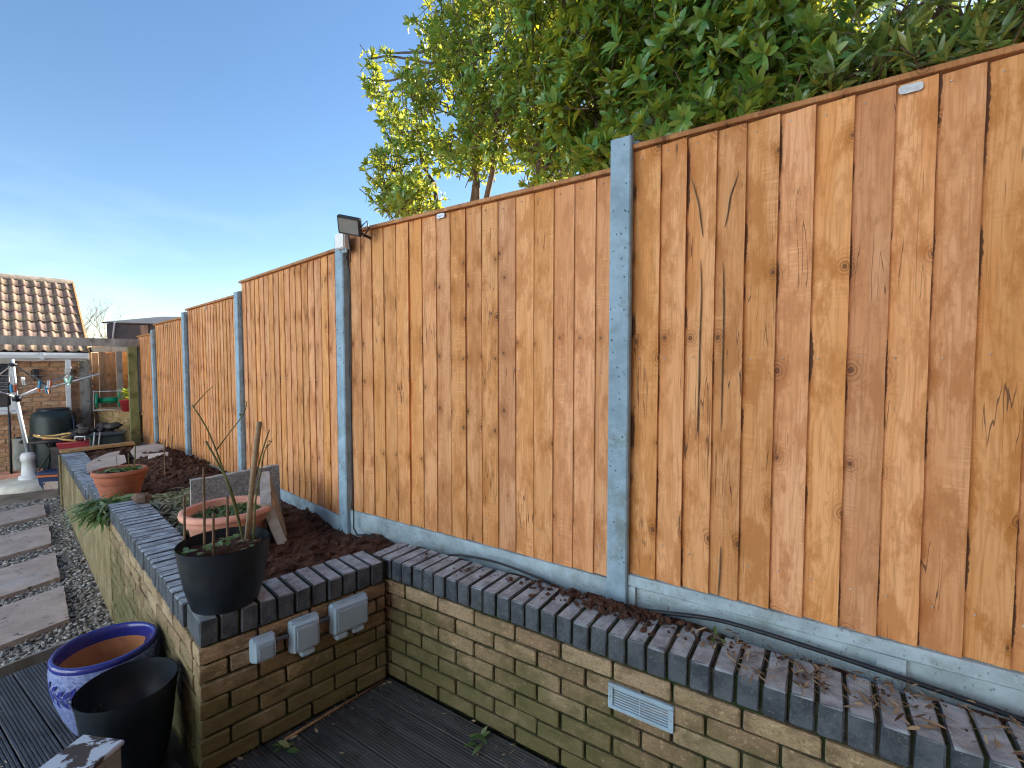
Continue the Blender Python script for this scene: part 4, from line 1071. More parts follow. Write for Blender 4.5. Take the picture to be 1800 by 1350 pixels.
# older terracotta pot further back
tp2 = pot('terracotta_pot', 'brick-red terracotta pot of weeds standing on the planter side wall', (-3.21, 3.83, .575),
    [(.0, .0), (.12, .0), (.125, .006), (.15, .11), (.152, .115), (.157, .118), (.170, .185)], [(.160, .222), (.155, .19), (.0, .18)], [MAT['old_terracotta'], MAT['old_terracotta'], MAT['old_terracotta']],
    rim=[(.1698, .1845), (.181, .187), (.185, .205), (.182, .222), (.172, .226), (.1602, .2215)])
soil_disc(tp2, .153, .195, seed=9)
leaf_patch('weeds', tp2, [(random.uniform(-.13, .1), random.uniform(-.12, .12), .2) for _ in range(16)], .075, .024, 'weed_leaf', 5, up=.6)
m = MB(); stem(m, [rel(.09, 0, .18), rel(.10, 0, .32), rel(.105, 0, .42)], .005, .004); stem(m, [rel(-.02, .05, .18), rel(-.03, .05, .33)], .003, .002); stem(m, [rel(.05, .05, .18), rel(.05, .05, .35)], .004, .003); m.build('dry_stems', MAT['green_twig'], tp2)

# leaning stone slabs behind the big pot
def stone_slab(name, label, a, b, zt0, zt1, zb, thick, lean, mats, ns=10):
    """a, b: ground ends; top edge heights zt0, zt1; leans back by lean"""
    a = Vector((a[0], a[1], 0)); b = Vector((b[0], b[1], 0)); ex = (b - a).normalized(); nb = Vector((-ex.y, ex.x, 0))
    root = empty(name, (a.x, a.y, zb)); tag(root, label, 'stone slab')
    Ln = (b - a).length; f = []; bk = []
    for i in range(ns + 1):
        t = i / ns; zt = zt0 + (zt1 - zt0) * t - zb
        for j in range(5):
            u = j / 4; w = .006 * mnoise.noise(Vector((t * 9, u * 7, 2))); e = .012 * mnoise.noise(Vector((t * 14, j, 7))) if j == 4 else 0
            p = ex * (Ln * t + (.008 * mnoise.noise(Vector((u * 9, i, 3))) if i in (0, ns) else 0)) + nb * (lean * u + w) + UP * (zt * u + e)
            f.append(p); bk.append(p + nb * thick + UP * .0)
    m = MB(); k = 5; N_ = len(f); vs = f + bk; fs = []
    for i in range(ns):
        for j in range(4):
            q = i * k + j; fs.append((q, q + k, q + k + 1, q + 1))
    m.add(vs, fs, 0, True)
    m.build('face', mats[0], root)
    m = MB(); es = []
    for i in range(ns): es.append((i * k + 4, (i + 1) * k + 4, N_ + (i + 1) * k + 4, N_ + i * k + 4))
    for j in range(4): es.append((j, j + 1, N_ + j + 1, N_ + j)); q = ns * k + j; es.append((q + 1, q, N_ + q, N_ + q + 1))
    for i in range(ns):
        for j in range(4): q = N_ + i * k + j; es.append((q, q + 1, q + k + 1, q + k))
    m.add(vs, es, 0, False); m.build('broken_edge', mats[1], root); return root
stone_slab('stone_slab', 'broad grey stone slab leaning behind the wide terracotta pot', (-2.13, 3.10), (-1.70, 3.44), .875, .905, .50, .055, .05, (MAT['stone_face'], MAT['stone_edge']))
stone_slab('stone_slab', 'narrow rough stone slab leaning beside the wide pot, close to the fence', (-1.40, 2.93), (-1.60, 3.30), .80, .915, .50, .06, .10, (MAT['rough_stone'], MAT['stone_edge']))
m = MB(); m.tube([(-1.50, 2.90, .55), (-1.55, 2.97, .70), (-1.62, 3.06, .84)], [.016, .016, .014], 8); tag(m.build('pipe_offcut', MAT['black_plastic']), 'dark pipe offcut leaning on the narrow stone slab', 'pipe')
# rock lying on the coping by the foliage
v, f = lumps([(0, 0, 0)], [.075], .62, .2); o = inst('rock', fast_mesh('rock', v, f, MAT['brown_rock'], smooth=False), None, L(2.18, .17, .675)); tag(o, 'rough brown rock on the far end of the near coping', 'rock')

# sedge-like plants
def clump(name, label, pts, ln, wd, mat, n, up, cat='plant', droop=.6):
    c = np.mean(np.array(pts), 0); root = empty(name, c); tag(root, label, cat)
    Bs = []; Ds = []; Ns = []; Ls = []; Ws = []
    for p in pts:
        for k in range(n):
            a = rng.uniform(0, 6.28); d = unit(np.array([math.cos(a), math.sin(a), up * rng.uniform(.2, 1.5)]))
            Bs.append(np.array(p) - c + rng.normal(size=3) * np.array([.012, .012, .003])); Ds.append(d); Ns.append(unit(np.array([0, 0, 1.0]) + rng.normal(size=3) * .2)); Ls.append(ln * rng.uniform(.55, 1.2)); Ws.append(wd * rng.uniform(.7, 1.2))
    V, F = leaf_arrays(np.array(Bs), np.array(Ds), np.array(Ns), np.array(Ls), np.array(Ws), .2, droop)
    inst('leaves', fast_mesh('leaves', V, F, MAT[mat], np.repeat(rng.random(len(Bs)), 11)), root); return root
pts = [tuple(L(random.uniform(1.45, 2.75), random.uniform(.24, .62), .56)) for _ in range(70)]
clump('pale_ground_plant', 'pale variegated low leafy plant filling the planter behind the coping', pts, .13, .017, 'sedge_leaf', 11, .55)
pts = [tuple(L(2.40 + random.uniform(-.12, .14), random.uniform(-.05, .06), .60 + random.uniform(-.06, .03))) for _ in range(22)]
clump('trailing_plant', 'green strappy plant hanging over the side wall where the coping steps down', pts, .15, .022, 'weed_leaf', 26, .7, droop=.9)
pts = [tuple(L(1.05 + random.uniform(-.06, .06), .28 + random.uniform(-.04, .04), .56)) for _ in range(6)]
clump('small_weed', 'small leafy weed between the coping and the wide terracotta pot', pts, .11, .02, 'sedge_leaf', 7, .7)
for (p, ln, lab, n_) in ((A(-1.22, 1.60, .004), .075, 'green seedling growing from the deck at the foot of the low wall', 7), (A(-1.45, 1.23, .004), .03, 'tiny green seedling in the middle of the dark deck', 5), (Fp(.28, -.10, .004), .07, 'leafy sprig on the deck under the smallest grey box', 6), (A(-.31, 1.86, .640), .055, 'single green weed on the coping among dry leaves', 6), (A(-.53, 1.92, .62), .035, 'small green weed behind the coping near the thick cable', 5)):
    clump('weed', lab, [tuple(p)], ln, ln * .34, 'weed_leaf', n_, .9, droop=.4)

# dead leaves and twigs
def litter(name, label, pts, ln=(.012, .04)):
    n = len(pts); a = rng.uniform(0, 6.28, n); d = np.stack([np.cos(a), np.sin(a), rng.uniform(-.05, .25, n)], 1); d = unit(d)
    Ls = rng.uniform(ln[0], ln[1], n); wd = np.minimum(Ls * rng.choice([.05, .07, .09, .12, .38], n), .011)
    V, F = leaf_arrays(np.array(pts), d, unit(np.array([[0, 0, 1.0]]) + rng.normal(size=(n, 3)) * .35), Ls, wd, .3, .15)
    tag(inst(name, fast_mesh(name, V, F, MAT['litter'], np.repeat(rng.random(n), 11))), label, 'leaf litter', kind='stuff')
P_ = []
for _ in range(520):
    x = random.choice((random.gauss(.05, .25), random.uniform(-.4, 1.5), random.gauss(.7, .4))); q_ = random.uniform(1.70, 1.93); p = A(x, q_, .642); P_.append(tuple(p))
litter('coping_litter', 'dry leaves, needles and twigs scattered on the low wall coping', P_, (.012, .07))
P_ = []
for _ in range(420):
    if random.random() < .55: x = random.uniform(-1.9, .6); q_ = 1.675 - abs(random.gauss(0, .06))
    elif random.random() < .5: t = random.uniform(.1, .82); p = Fp(t, -abs(random.gauss(0, .05)) - .01, .004); P_.append(tuple(p)); continue
    else: x = random.uniform(-1.8, .4); q_ = random.uniform(.9, 1.65)
    p = A(x, q_, .004)
    if q_ > qc and x < front_lx(q_) + .02: continue
    P_.append(tuple(p))
litter('deck_litter', 'dead leaves and bits of debris on the dark deck', P_, (.008, .035))
P_ = [tuple(A(random.uniform(-2.9, -1.95), random.uniform(.1, .75), .004)) for _ in range(60)]
litter('deck_litter', 'dead leaves on the deck boards beside the blue pot', P_, (.01, .04))
m = MB(); m.tube([Fp(.30, -.055, .010), Fp(.55, -.035, .011), Fp(.80, -.020, .010)], [.007, .0065, .005], 6)
tag(m.build('bamboo_stick', MAT['dry_wood']), 'thin brown stick lying on the deck along the planter end wall', 'stick')

# grey box with peeling top, bottom left corner
root = empty('peeling_box', (-1.50, 1.52, 0), math.atan2(-.14, .97)); tag(root, 'box with peeling pale blue painted top in the bottom left corner', 'box')
m = MB(); m.box(-.075, .085, -.30, .125, 0, .298, bev=.006); m.build('carcass', MAT['old_concrete'], root)
m = MB(); m.box(-.082, .092, -.31, .132, .2985, .318, bev=.005); m.build('painted_top', MAT['peeling_paint'], root)

# ---------------------------------------------------------------- far end: bed wall, pergola, junk
bed = empty('bed_wall', (-6.02, 7.72, .2), math.atan2(-.49, .87)); tag(bed, 'yellowish brick retaining wall at the far end, below the hose reel', 'wall')
m = MB(); m.box(-1.75, .42, .01, .2, -.1, .60); m.build('mortar_core', MAT['pale_mortar'], bed)
def pb(x, y, z): return Vector((x, y, z))
courses(bed, 'bed', -1.75, .40, .0, 8, 0, 0, pb)
m = MB(); m.box(-1.77, .42, -.015, .22, .602, .645, bev=.005); m.build('wall_cap', MAT['lap_wood'], bed)

def timber(m, a, b, w, d):
    a = Vector(a); b = Vector(b); t = (b - a).normalized(); s = t.cross(UP) if abs(t.z) < .9 else Vector((.733, -.68, 0)); s.normalize(); u = s.cross(t).normalized()
    vs = []
    for p in (a, b):
        for i, j in ((-1, -1), (1, -1), (1, 1), (-1, 1)): vs.append(p + s * (w / 2 * i) + u * (d / 2 * j))
    m.add(vs, [(3, 2, 1, 0), (4, 5, 6, 7), (0, 1, 5, 4), (1, 2, 6, 5), (2, 3, 7, 6), (3, 0, 4, 7)])
pg = empty('pergola', (-6.2, 7.72, .1)); tag(pg, 'weathered timber pergola with long grey beam in front of the house roof', 'pergola'); pgl = pg.location
def ptim(name, a, b, w, d, mat):
    m = MB(); timber(m, Vector(a) - Vector(pgl), Vector(b) - Vector(pgl), w, d); m.build(name, MAT[mat], pg)
ptim('post', (-6.20, 7.72, .1), (-6.20, 7.72, 1.93), .11, .11, 'green_wood')
ptim('post', (-7.72, 8.52, -.2), (-7.72, 8.52, 1.90), .12, .12, 'grey_wood')
ptim('post', (-8.07, 9.30, .3), (-8.07, 9.30, 1.93), .09, .09, 'old_wood')
ptim('post', (-7.50, 9.02, .3), (-7.50, 9.02, 1.93), .09, .09, 'grey_wood')
ptim('beam', (-6.10, 7.86, 1.985), (-8.1, 5.52, 1.985), .05, .125, 'grey_wood')
ptim('beam', (-6.22, 7.80, 1.90), (-7.75, 8.62, 1.90), .05, .09, 'old_wood')
ptim('beam', (-6.7, 8.7, 1.955), (-8.4, 9.5, 1.955), .05, .09, 'old_wood')

# lap fence beyond
for i, (a, b, lab) in enumerate((((-8.62, 10.05), (-7.75, 9.6), 'wavy lapped fence panel behind the pergola, left of the two'), ((-7.72, 9.58), (-6.2, 8.75), 'wavy lapped fence panel behind the green pergola post'))):
    a = Vector(a); b = Vector(b); ln = (b - a).length; root = empty('lap_fence', (a.x, a.y, .3), math.atan2((b - a).y, (b - a).x)); tag(root, lab, 'fence', 'lapped fence panels at the far end')
    for k in range(13):
        m = MB(); nseg = 12; vs = []
        for j in range(nseg + 1):
            x = ln * j / nseg; w = .010 * mnoise.noise(Vector((x * 3, k * 2.7, i)))
            vs += [(x, -.012, k * .125 + w - .01), (x, .004, k * .125 + .135), (x, .010, k * .125 + .135), (x, .0, k * .125 + w - .01)]
        fs = []
        for j in range(nseg):
            q = j * 4
            for e in range(4): fs.append((q + e, q + 4 + e, q + 4 + (e + 1) % 4, q + (e + 1) % 4))
        fs += [(0, 1, 2, 3), (nseg * 4 + 3, nseg * 4 + 2, nseg * 4 + 1, nseg * 4)]
        m.add(vs, fs); m.build('slat', MAT['lap_wood'], root)
m = MB()
for k in range(7): m.box(k * .1, k * .1 + .094, 0, .02, 0, 1.72 + .015 * (k % 2))
o = m.build('dark_gate', MAT['old_wood'], None, (-8.75, 9.55, .15), (0, 0, R(35))); 
tag(o, 'dark weathered board gate between the house corner and the lapped fence', 'gate')

# dark shed behind the far fence
root = empty('lean_to_shed', (-9.6, 12.0, 0), R(-8)); tag(root, 'dark grey felt-covered shed with two pale boards above the far fence', 'shed')
m = MB(); m.add([(-.75, 0, 0), (1.7, 0, 0), (1.7, 1.6, 0), (-.75, 1.6, 0), (-.75, 0, 2.66), (1.7, 0, 2.56), (1.7, 1.6, 2.9), (-.75, 1.6, 2.95)], [(0, 1, 5, 4), (1, 2, 6, 5), (2, 3, 7, 6), (3, 0, 4, 7), (0, 3, 2, 1)]); m.build('wall', MAT['roof_felt'], root)
m = MB(); m.add([(-.85, -.04, 2.67), (1.8, -.04, 2.57), (1.8, 1.7, 2.93), (-.85, 1.7, 2.97), (-.85, -.04, 2.70), (1.8, -.04, 2.60), (1.8, 1.7, 2.96), (-.85, 1.7, 3.0)], [(0, 1, 5, 4), (1, 2, 6, 5), (2, 3, 7, 6), (3, 0, 4, 7), (4, 5, 6, 7), (0, 3, 2, 1)]); m.build('roof', MAT['roof_felt'], root)
for x in (.28, .72): m = MB(); m.box(x, x + .2, -.05, -.002, 1.3, 2.60); m.build('board', MAT['old_wood'], root)
m = MB(); m.tube([(-.45, -.06, 2.68), (-.5, -.05, 2.45), (-.55, -.05, 2.1)], .02, 6); m.build('edge_strip', MAT['white_pvc'], root)

# bare trees far away
def bare_tree(loc, h, label, seed):
    rr = random.Random(seed); root = empty('bare_tree', loc); tag(root, label, 'tree', 'bare winter trees in the distance')
    tm = MB(); bm_ = MB()
    def grow(p, d, l, r, lev):
        q = p + d * l; mid = p.lerp(q, .5) + Vector((rr.uniform(-1, 1), rr.uniform(-1, 1), rr.uniform(-1, 1))) * l * .06
        (tm if lev == 0 else bm_).tube([p, mid, q], [r, r * .8, r * .62], 5 if lev < 3 else 3, cap=False)
        if lev >= 6: return
        for k in range(3 if lev < 5 else 2):
            nd = (d + Vector((rr.uniform(-1, 1), rr.uniform(-1, 1), rr.uniform(-.35, .8))) * .75).normalized(); grow(p.lerp(q, rr.uniform(.6, 1)), nd, l * rr.uniform(.6, .85), r * .55, lev + 1)
    grow(Vector((0, 0, 0)), Vector((0, 0, 1)), h * .30, .07, 0)
    tm.build('trunk', MAT['dry_wood'], root); bm_.build('branches', MAT['dry_wood'], root)
bare_tree((-15.1, 17.0, -.3), 5.4, 'bare twiggy tree in the gap between roof and shed', 3)
bare_tree((-13.6, 17.5, -.3), 4.6, 'low bare tree with thin upright twigs behind the shed', 5)

# the house on the left
HX = Vector((.68, .733)); HN = Vector((-.733, .68))
ANG_H = math.atan2(HX.y, HX.x)
h0 = HN * 11.5 + HX * .94             # right front corner
root = empty('house', (h0.x, h0.y, -.3), ANG_H); tag(root, 'brick bungalow with brown tiled roof and white gutter at far left', 'house')
Z0 = .3
m = MB(); m.box(-5.0, -.012, .012, 4.0, 0, 2.16); m.build('wall', MAT['pale_mortar'], root)
def ph_(x, y, z): return Vector((x, y, z))
courses(root, 'house', -1.62, -.0, .02, 28, 0, 0, ph_)
m = MB(); m.box(-5.0, -1.63, 0, .011, 0, 2.13); m.build('plain_wall', MAT['house_brick'], root)
# gable triangle and roof
m = MB(); m.add([(-.012, 0.0, 2.15), (-.012, 4.0, 2.15), (-.012, 2.0, 3.55), (-.2, 0, 2.15), (-.2, 4.0, 2.15), (-.2, 2.0, 3.55)], [(0, 1, 2), (3, 5, 4), (0, 2, 5, 3), (1, 4, 5, 2), (0, 3, 4, 1)]); m.build('gable', MAT['house_brick'], root)
RP = math.atan2(1.46, 2.2)
roof = empty('roof', (0, -.25, 2.14), 0, root); roof.rotation_euler = (RP, 0, 0)
SL = math.hypot(1.46, 2.2)
m = MB(); m.box(-5.0, .10, 0, SL, -.05, -.012); m.build('roof_deck', MAT['roof_felt'], roof)
def tile_mesh():
    m = MB(); n = 16; W = .30; vs = []
    for e, y in ((0, 0.0), (1, .36)):
        for top in (1, 0):
            for i in range(n + 1):
                x = W * i / n; ph = (x % .15) / .15
                z = .030 * (math.sin(math.pi * ph / .5) if ph < .5 else 0) + (.028 if e == 0 else .004)
                vs.append((x, y, z - (0 if top else .012)))
    k = n + 1; fs = []
    for i in range(n):
        fs.append((i, i + 1, 2 * k + i + 1, 2 * k + i)); fs.append((k + i, 3 * k + i, 3 * k + i + 1, k + i + 1)); fs.append((i, k + i, k + i + 1, i + 1))
    m.add(vs, fs, 0, True); return m.mesh('roof_tile', MAT['roof_tile'])
TM = tile_mesh(); rows = 8; gauge = SL / rows
for r_ in range(rows):
    for c_ in range(13):
        inst('roof_tile', TM, roof, (.10 - .30 * (c_ + 1) + random.uniform(-.004, .004), r_ * gauge + random.uniform(-.004, .004), random.uniform(-.002, .004)), (random.uniform(-.01, .01), 0, random.uniform(-.006, .006)))
m = MB(); m.tube([(-5.0, SL, .02), (.11, SL, .02)], .065, 10); m.build('ridge_tiles', MAT['slate_ridge'], roof)
m = MB(); m.box(.101, .125, -.02, SL, -.12, .045); m.build('barge_board', MAT['lap_wood'], roof)
m = MB(); m.add([(-5, 4.25 - .25, 2.1), (.1, 4.25 - .25, 2.1), (.1, 1.95, 3.56), (-5, 1.95, 3.56)], [(0, 1, 2, 3)]); m.build('rear_roof', MAT['roof_felt'], root)
m = MB(); m.box(-5.0, .06, -.20, -.175, 1.995, 2.13); m.build('fascia', MAT['white_pvc'], root)
m = MB(); m.box(-5.0, .06, -.174, -.002, 1.995, 2.01); m.build('soffit', MAT['white_pvc'], root)
m = MB()
prof = [(-.055, .06), (-.06, .02), (-.045, -.03), (-.015, -.05), (.03, -.05), (.05, -.03), (.052, .06), (.046, .06), (.044, -.026), (.026, -.044), (-.013, -.044), (-.040, -.026), (-.054, .02), (-.049, .06)]
kk = len(prof); vs = [(-5.0, -.257 + y, 2.075 + z) for y, z in prof] + [(.10, -.257 + y, 2.075 + z) for y, z in prof]
m.add(vs, [(i, (i + 1) % kk, kk + (i + 1) % kk, kk + i) for i in range(kk)]); m.box(.10, .106, -.32, -.20, 2.02, 2.137); m.box(-.50, -.46, -.325, -.20, 2.015, 2.14)
m.build('gutter', MAT['white_pvc'], root)
m = MB(); m.box(-.20, -.13, -.29, -.22, 1.86, 2.02, bev=.004); m.box(-.20, -.13, -.22, -.09, 1.80, 1.88, bev=.004); m.box(-.198, -.132, -.09, -.025, .1, 1.86, bev=.004); m.box(-.21, -.12, -.095, -.02, 1.68, 1.74, bev=.003); m.build('downpipe', MAT['white_pvc'], root)
wn = empty('window', (-.80, -.02, 1.17), 0, root)
m = MB(); m.box(-1.6, 0, -.02, .03, 0, .06, bev=.006); m.box(-1.6, 0, -.02, .03, .78, .84, bev=.006); m.box(-.075, 0, -.0195, .03, .0602, .7798); m.box(-.80, -.74, -.0195, .03, .0602, .7798); m.build('frame', MAT['white_pvc'], wn)
m = MB(); m.box(-1.59, -.01, .0, .01, .05, .79); m.build('pane', MAT['window_glass'], wn)
m = MB(); m.box(-1.65, .05, -.09, .0, -.06, -.002, bev=.006); m.build('sill', MAT['white_pvc'], wn)
m = MB(); m.box(-.60, -.52, -.10, -.004, 1.66, 1.86, bev=.012); m.box(-.615, -.60, -.07, -.02, 1.74, 1.84); m.build('wall_lamp', MAT['black_metal'], root)
# ground-level side gate strip at the corner
m = MB(); m.box(.02, .16, .02, .07, 0, 2.0); m.build('corner_board', MAT['old_wood'], root)

# water butt, table, rotary airer and clutter
wb = empty('water_butt', (-7.80, 8.0, -.28)); tag(wb, 'dark green-black plastic water butt against the house wall', 'water butt')
m = MB(); m.lathe([(0, 0), (.25, 0), (.27, .02), (.29, .3), (.30, .62), (.295, .66), (.305, .68), (.30, .72), (.29, 1.0), (.265, 1.09), (.20, 1.14)], 40); m.build('barrel', MAT['dark_green_plastic'], wb)
m = MB(); m.lathe([(.205, 1.135), (.208, 1.165), (.19, 1.175), (0, 1.18)], 40); m.build('lid', MAT['black_plastic'], wb)
m = MB(); m.tube(smooth_path([(.24, .05, 1.08), (.31, .03, .95), (.32, .02, .7), (.31, 0, .55)]), .014, 6); m.build('overflow_hose', MAT['blue_plastic'], wb)
tb = empty('garden_table', (-7.48, 7.62, -.28)); tag(tb, 'dark folding garden table in front of the water butt', 'table')
m = MB(); m.lathe([(0, .685), (.36, .685), (.37, .692), (.37, .705), (.36, .71), (0, .71)], 40); m.build('table_top', MAT['black_metal'], tb)
for a in (.4, 2.0, 3.5, 5.1): m = MB(); m.tube([(.30 * math.cos(a), .30 * math.sin(a), 0), (-.1 * math.cos(a), -.1 * math.sin(a), .685)], .012, 6); m.build('leg', MAT['black_metal'], tb)
m = MB(); m.lathe([(0, 0), (.075, 0), (.085, .03), (.078, .03), (.07, .01), (0, .008)], 24); o = m.build('clay_saucer', MAT['old_terracotta'], None, (-7.46, 7.55, .432)); tag(o, 'small red clay saucer on the dark garden table', 'saucer')
ra = empty('rotary_airer', (-7.50, 7.26, -.28)); tag(ra, 'folding rotary clothes airer with grey pole and white base', 'clothes airer')
m = MB(); m.lathe([(0, 0), (.46, 0), (.47, .03), (.45, .10), (.41, .135), (.15, .15), (.0, .15)], 44); m.build('base', MAT['cream_plastic'], ra)
m = MB(); m.lathe([(.125, .15), (.12, .20), (.09, .205), (.075, .42), (.092, .43), (.092, .50), (.075, .545), (.03, .56), (0, .56)], 28); m.build('socket', MAT['white_pvc'], ra)
m = MB(); m.tube([(0, 0, .55), (-.08, -.05, 1.35)], .026, 10); m.tube([(-.08, -.05, 1.35), (-.11, -.06, 2.0)], .022, 10); m.build('pole', MAT['galvanised'], ra)
m = MB(); m.lathe([(.03, 1.36), (.05, 1.36), (.055, 1.44), (.03, 1.45)], 14, c=(-.08, -.05, 0)); m.lathe([(.02, 1.9), (.05, 1.9), (.055, 1.93), (.02, 1.94)], 14, c=(-.108, -.06, 0)); m.build('hub', MAT['black_plastic'], ra)
hub = Vector((-.083, -.05, 1.42)); tips = []
for k, (dx, dy, dz) in enumerate(((1.42, -.15, .36), (.25, -1.35, .40), (-1.38, .2, .36), (-.3, 1.35, .38))):
    tip = hub + Vector((dx, dy, dz)); tips.append(tip)
    m = MB(); m.tube([hub, tip], .014, 8); m.build('arm', MAT['aluminium'], ra)
    m = MB(); m.tube([Vector((-.107, -.06, 1.92)), hub.lerp(tip, .42)], .008, 6); m.build('strut', MAT['black_metal'], ra)
m = MB()
for f_ in (.40, .55, .70, .85, .98):
    q = [hub.lerp(t_, f_) for t_ in tips]
    for k in range(4):
        a, b = q[k], q[(k + 1) % 4]; m.tube([a, a.lerp(b, .5) - UP * .03, b], .0025, 3, cap=False)
m.build('washing_lines', MAT['wire'], ra)
pegm = {}
for c_ in ('blue', 'orange', 'white', 'green'):
    m = MB(); m.box(-.008, .008, -.012, -.003, -.055, .02, bev=.002); m.box(-.008, .008, .003, .012, -.055, .02, bev=.002); m.box(-.008, .008, -.0028, .0028, -.01, .004); pegm[c_] = m.mesh('clothes_peg', MAT['peg_' + c_])
rp_ = random.Random(5)
seq = ['blue', 'orange', 'orange', 'blue', 'white', 'green', 'orange', 'blue', 'green', 'white', 'orange', 'blue', 'orange', 'green']
for i, c_ in enumerate(seq):
    f_ = rp_.choice((.40, .55, .70, .85)); k = rp_.choice((0, 0, 1, 3)); a = hub.lerp(tips[k], f_); b = hub.lerp(tips[(k + 1) % 4], f_); t_ = rp_.uniform(.05, .6)
    p = a.lerp(b, t_) - UP * (.06 * t_ * (1 - t_) * 2 + .0) + Vector(ra.location)
    o = inst('clothes_peg', pegm[c_], None, p, (0, rp_.uniform(-.3, .3), rp_.uniform(0, 3)), (1.5, 1.5, 1.5)); tag(o, f'{c_} plastic clothes peg hanging on the rotary airer lines', 'clothes peg', f'{c_} pegs on the airer')
# prop pole beside
m = MB(); m.tube([(-7.98, 7.45, -.28), (-7.93, 7.42, 1.0)], .016, 8); m.tube([(-7.93, 7.42, 1.0), (-7.90, 7.4, 1.5)], .022, 8); tag(m.build('broom_pole', MAT['black_metal']), 'dark upright pole standing behind the airer mast', 'pole')
# mesh roll by the butt
m = MB(); m.lathe([(.15, 0), (.16, .35), (.15, .72)], 26); tag(m.build('mesh_roll', MAT['old_concrete'], None, (-8.0, 7.72, -.28)), 'grey roll of mesh standing left of the water butt', 'mesh roll')
# trough
tr = empty('trough', (-7.75, 7.55, -.28), ANG_H); tag(tr, 'long terracotta trough on the ground behind the airer base', 'trough')
m = MB(); m.add([(-.42, -.09, 0), (.42, -.09, 0), (.42, .09, 0), (-.42, .09, 0), (-.48, -.12, .2), (.48, -.12, .2), (.48, .12, .2), (-.48, .12, .2)], [(0, 3, 2, 1), (0, 1, 5, 4), (1, 2, 6, 5), (2, 3, 7, 6), (3, 0, 4, 7)]); m.box(-.49, .49, -.13, -.115, .185, .21); m.box(-.49, .49, .115, .13, .185, .21); m.build('body', MAT['terracotta'], tr)
m = MB(); m.box(-.46, .46, -.11, .11, .1, .17); m.build('compost', MAT['soil'], tr)
# toolbox / tub
tx = empty('storage_tub', (-7.02, 7.18, -.28), ANG_H - .5); tag(tx, 'navy blue plastic tub with orange band and picture label, on the patio', 'tub')
m = MB(); m.add([(-.13, -.10, 0), (.13, -.10, 0), (.13, .10, 0), (-.13, .10, 0), (-.15, -.12, .22), (.15, -.12, .22), (.15, .12, .22), (-.15, .12, .22)], [(0, 3, 2, 1), (0, 1, 5, 4), (1, 2, 6, 5), (2, 3, 7, 6), (3, 0, 4, 7), (4, 5, 6, 7)]); m.build('body', MAT['blue_plastic'], tx)
m = MB(); m.box(-.155, .155, -.125, .125, .2205, .25, bev=.005); m.build('band', MAT['orange_plastic'], tx)
m = MB(); m.box(-.165, .165, -.135, .135, .2505, .30, bev=.012); m.build('lid', MAT['blue_plastic'], tx)
m = MB(); m.add([(-.085, -.1085, .03), (.09, -.1085, .03), (.095, -.1205, .15), (-.09, -.1205, .15)], [(0, 1, 2, 3)]); m.build('picture_label', MAT['sandstone'], tx)
# cardboard and board scraps on the far coping
def sheet(name, label, pts, th, mat, cat):
    c = sum((Vector(p) for p in pts), Vector()) / len(pts); m = MB(); n = len(pts)
    vs = [Vector(p) - c for p in pts]; vs = vs + [v_ - UP * th for v_ in vs]
    m.add(vs, [tuple(range(n)), tuple(range(2 * n - 1, n - 1, -1))] + [(i, n + i, n + (i + 1) % n, (i + 1) % n) for i in range(n)]); tag(m.build(name, MAT[mat], None, c), label, cat)
z_ = .50
sheet('cardboard_sheet', 'torn pale cardboard sheet lying on the far coping', [L(4.5, .08, z_), L(4.55, .2, z_ + .012), L(4.5, .30, z_ + .03), L(4.6, .42, z_ + .05), L(5.0, .46, z_ + .07), L(5.15, .42, z_ + .06), L(5.4, .47, z_ + .07), L(5.45, .36, z_ + .05), L(5.3, .22, z_ + .02), L(5.1, .12, z_)], .006, 'cardboard', 'cardboard')
sheet('cardboard_sheet', 'torn cardboard flap propped over soil, right of the pale sheet', [L(4.75, .52, z_ + .05), L(4.7, .60, z_ + .07), L(4.85, .70, z_ + .09), L(4.8, .80, z_ + .10), L(5.1, .86, z_ + .13), L(5.35, .80, z_ + .13), L(5.3, .70, z_ + .12), L(5.45, .62, z_ + .10), L(5.2, .54, z_ + .08)], .006, 'cardboard', 'cardboard')
sheet('cardboard_sheet', 'small curled cardboard piece standing in the dug soil', [L(4.3, .56, z_ + .02), L(4.2, .72, z_ + .03), L(4.35, .76, z_ + .15), L(4.5, .60, z_ + .13)], .006, 'cardboard', 'cardboard')
sheet('wood_plank', 'short rough plank across the end of the planter', [L(6.25, -.02, .52), L(6.30, .75, .53), L(6.48, .76, .53), L(6.44, -.02, .52)], .03, 'lap_wood', 'plank')
# junk beyond the planter end
jt = empty('red_tray', (-6.56, 7.12, .345), .5); tag(jt, 'dark red plastic tray among the clutter past the planter end', 'tray')
m = MB(); m.add([(-.2, -.12, 0), (.2, -.12, 0), (.2, .12, 0), (-.2, .12, 0), (-.23, -.15, .13), (.23, -.15, .13), (.23, .15, .13), (-.23, .15, .13)], [(0, 3, 2, 1), (0, 1, 5, 4), (1, 2, 6, 5), (2, 3, 7, 6), (3, 0, 4, 7)]); m.build('body', MAT['red_plastic'], jt)
m = MB(); m.tube([(-.22, -.145, .13), (.22, -.145, .13), (.22, .145, .13), (-.22, .145, .13), (-.22, -.145, .13)], .012, 6); m.build('rim', MAT['red_plastic'], jt)
m = MB(); m.tube([(-.05, 0, .1), (-.05, 0, .2), (.06, 0, .2), (.06, 0, .1)], .012, 6); m.build('handle', MAT['white_pvc'], jt)
st = MB(); st.box(-.34, .34, -.24, .24, 0, .62, bev=.02); o = st.build('storage_bench', MAT['black_plastic'], None, (-6.42, 7.16, -.28), (0, 0, .5)); tag(o, 'low dark bench carrying the red tray and hose', 'bench')
cr_ = empty('plastic_crate', (-6.16, 7.16, .345), .6); tag(cr_, 'dark green plastic crate with tilted lid beside the red tray', 'crate')
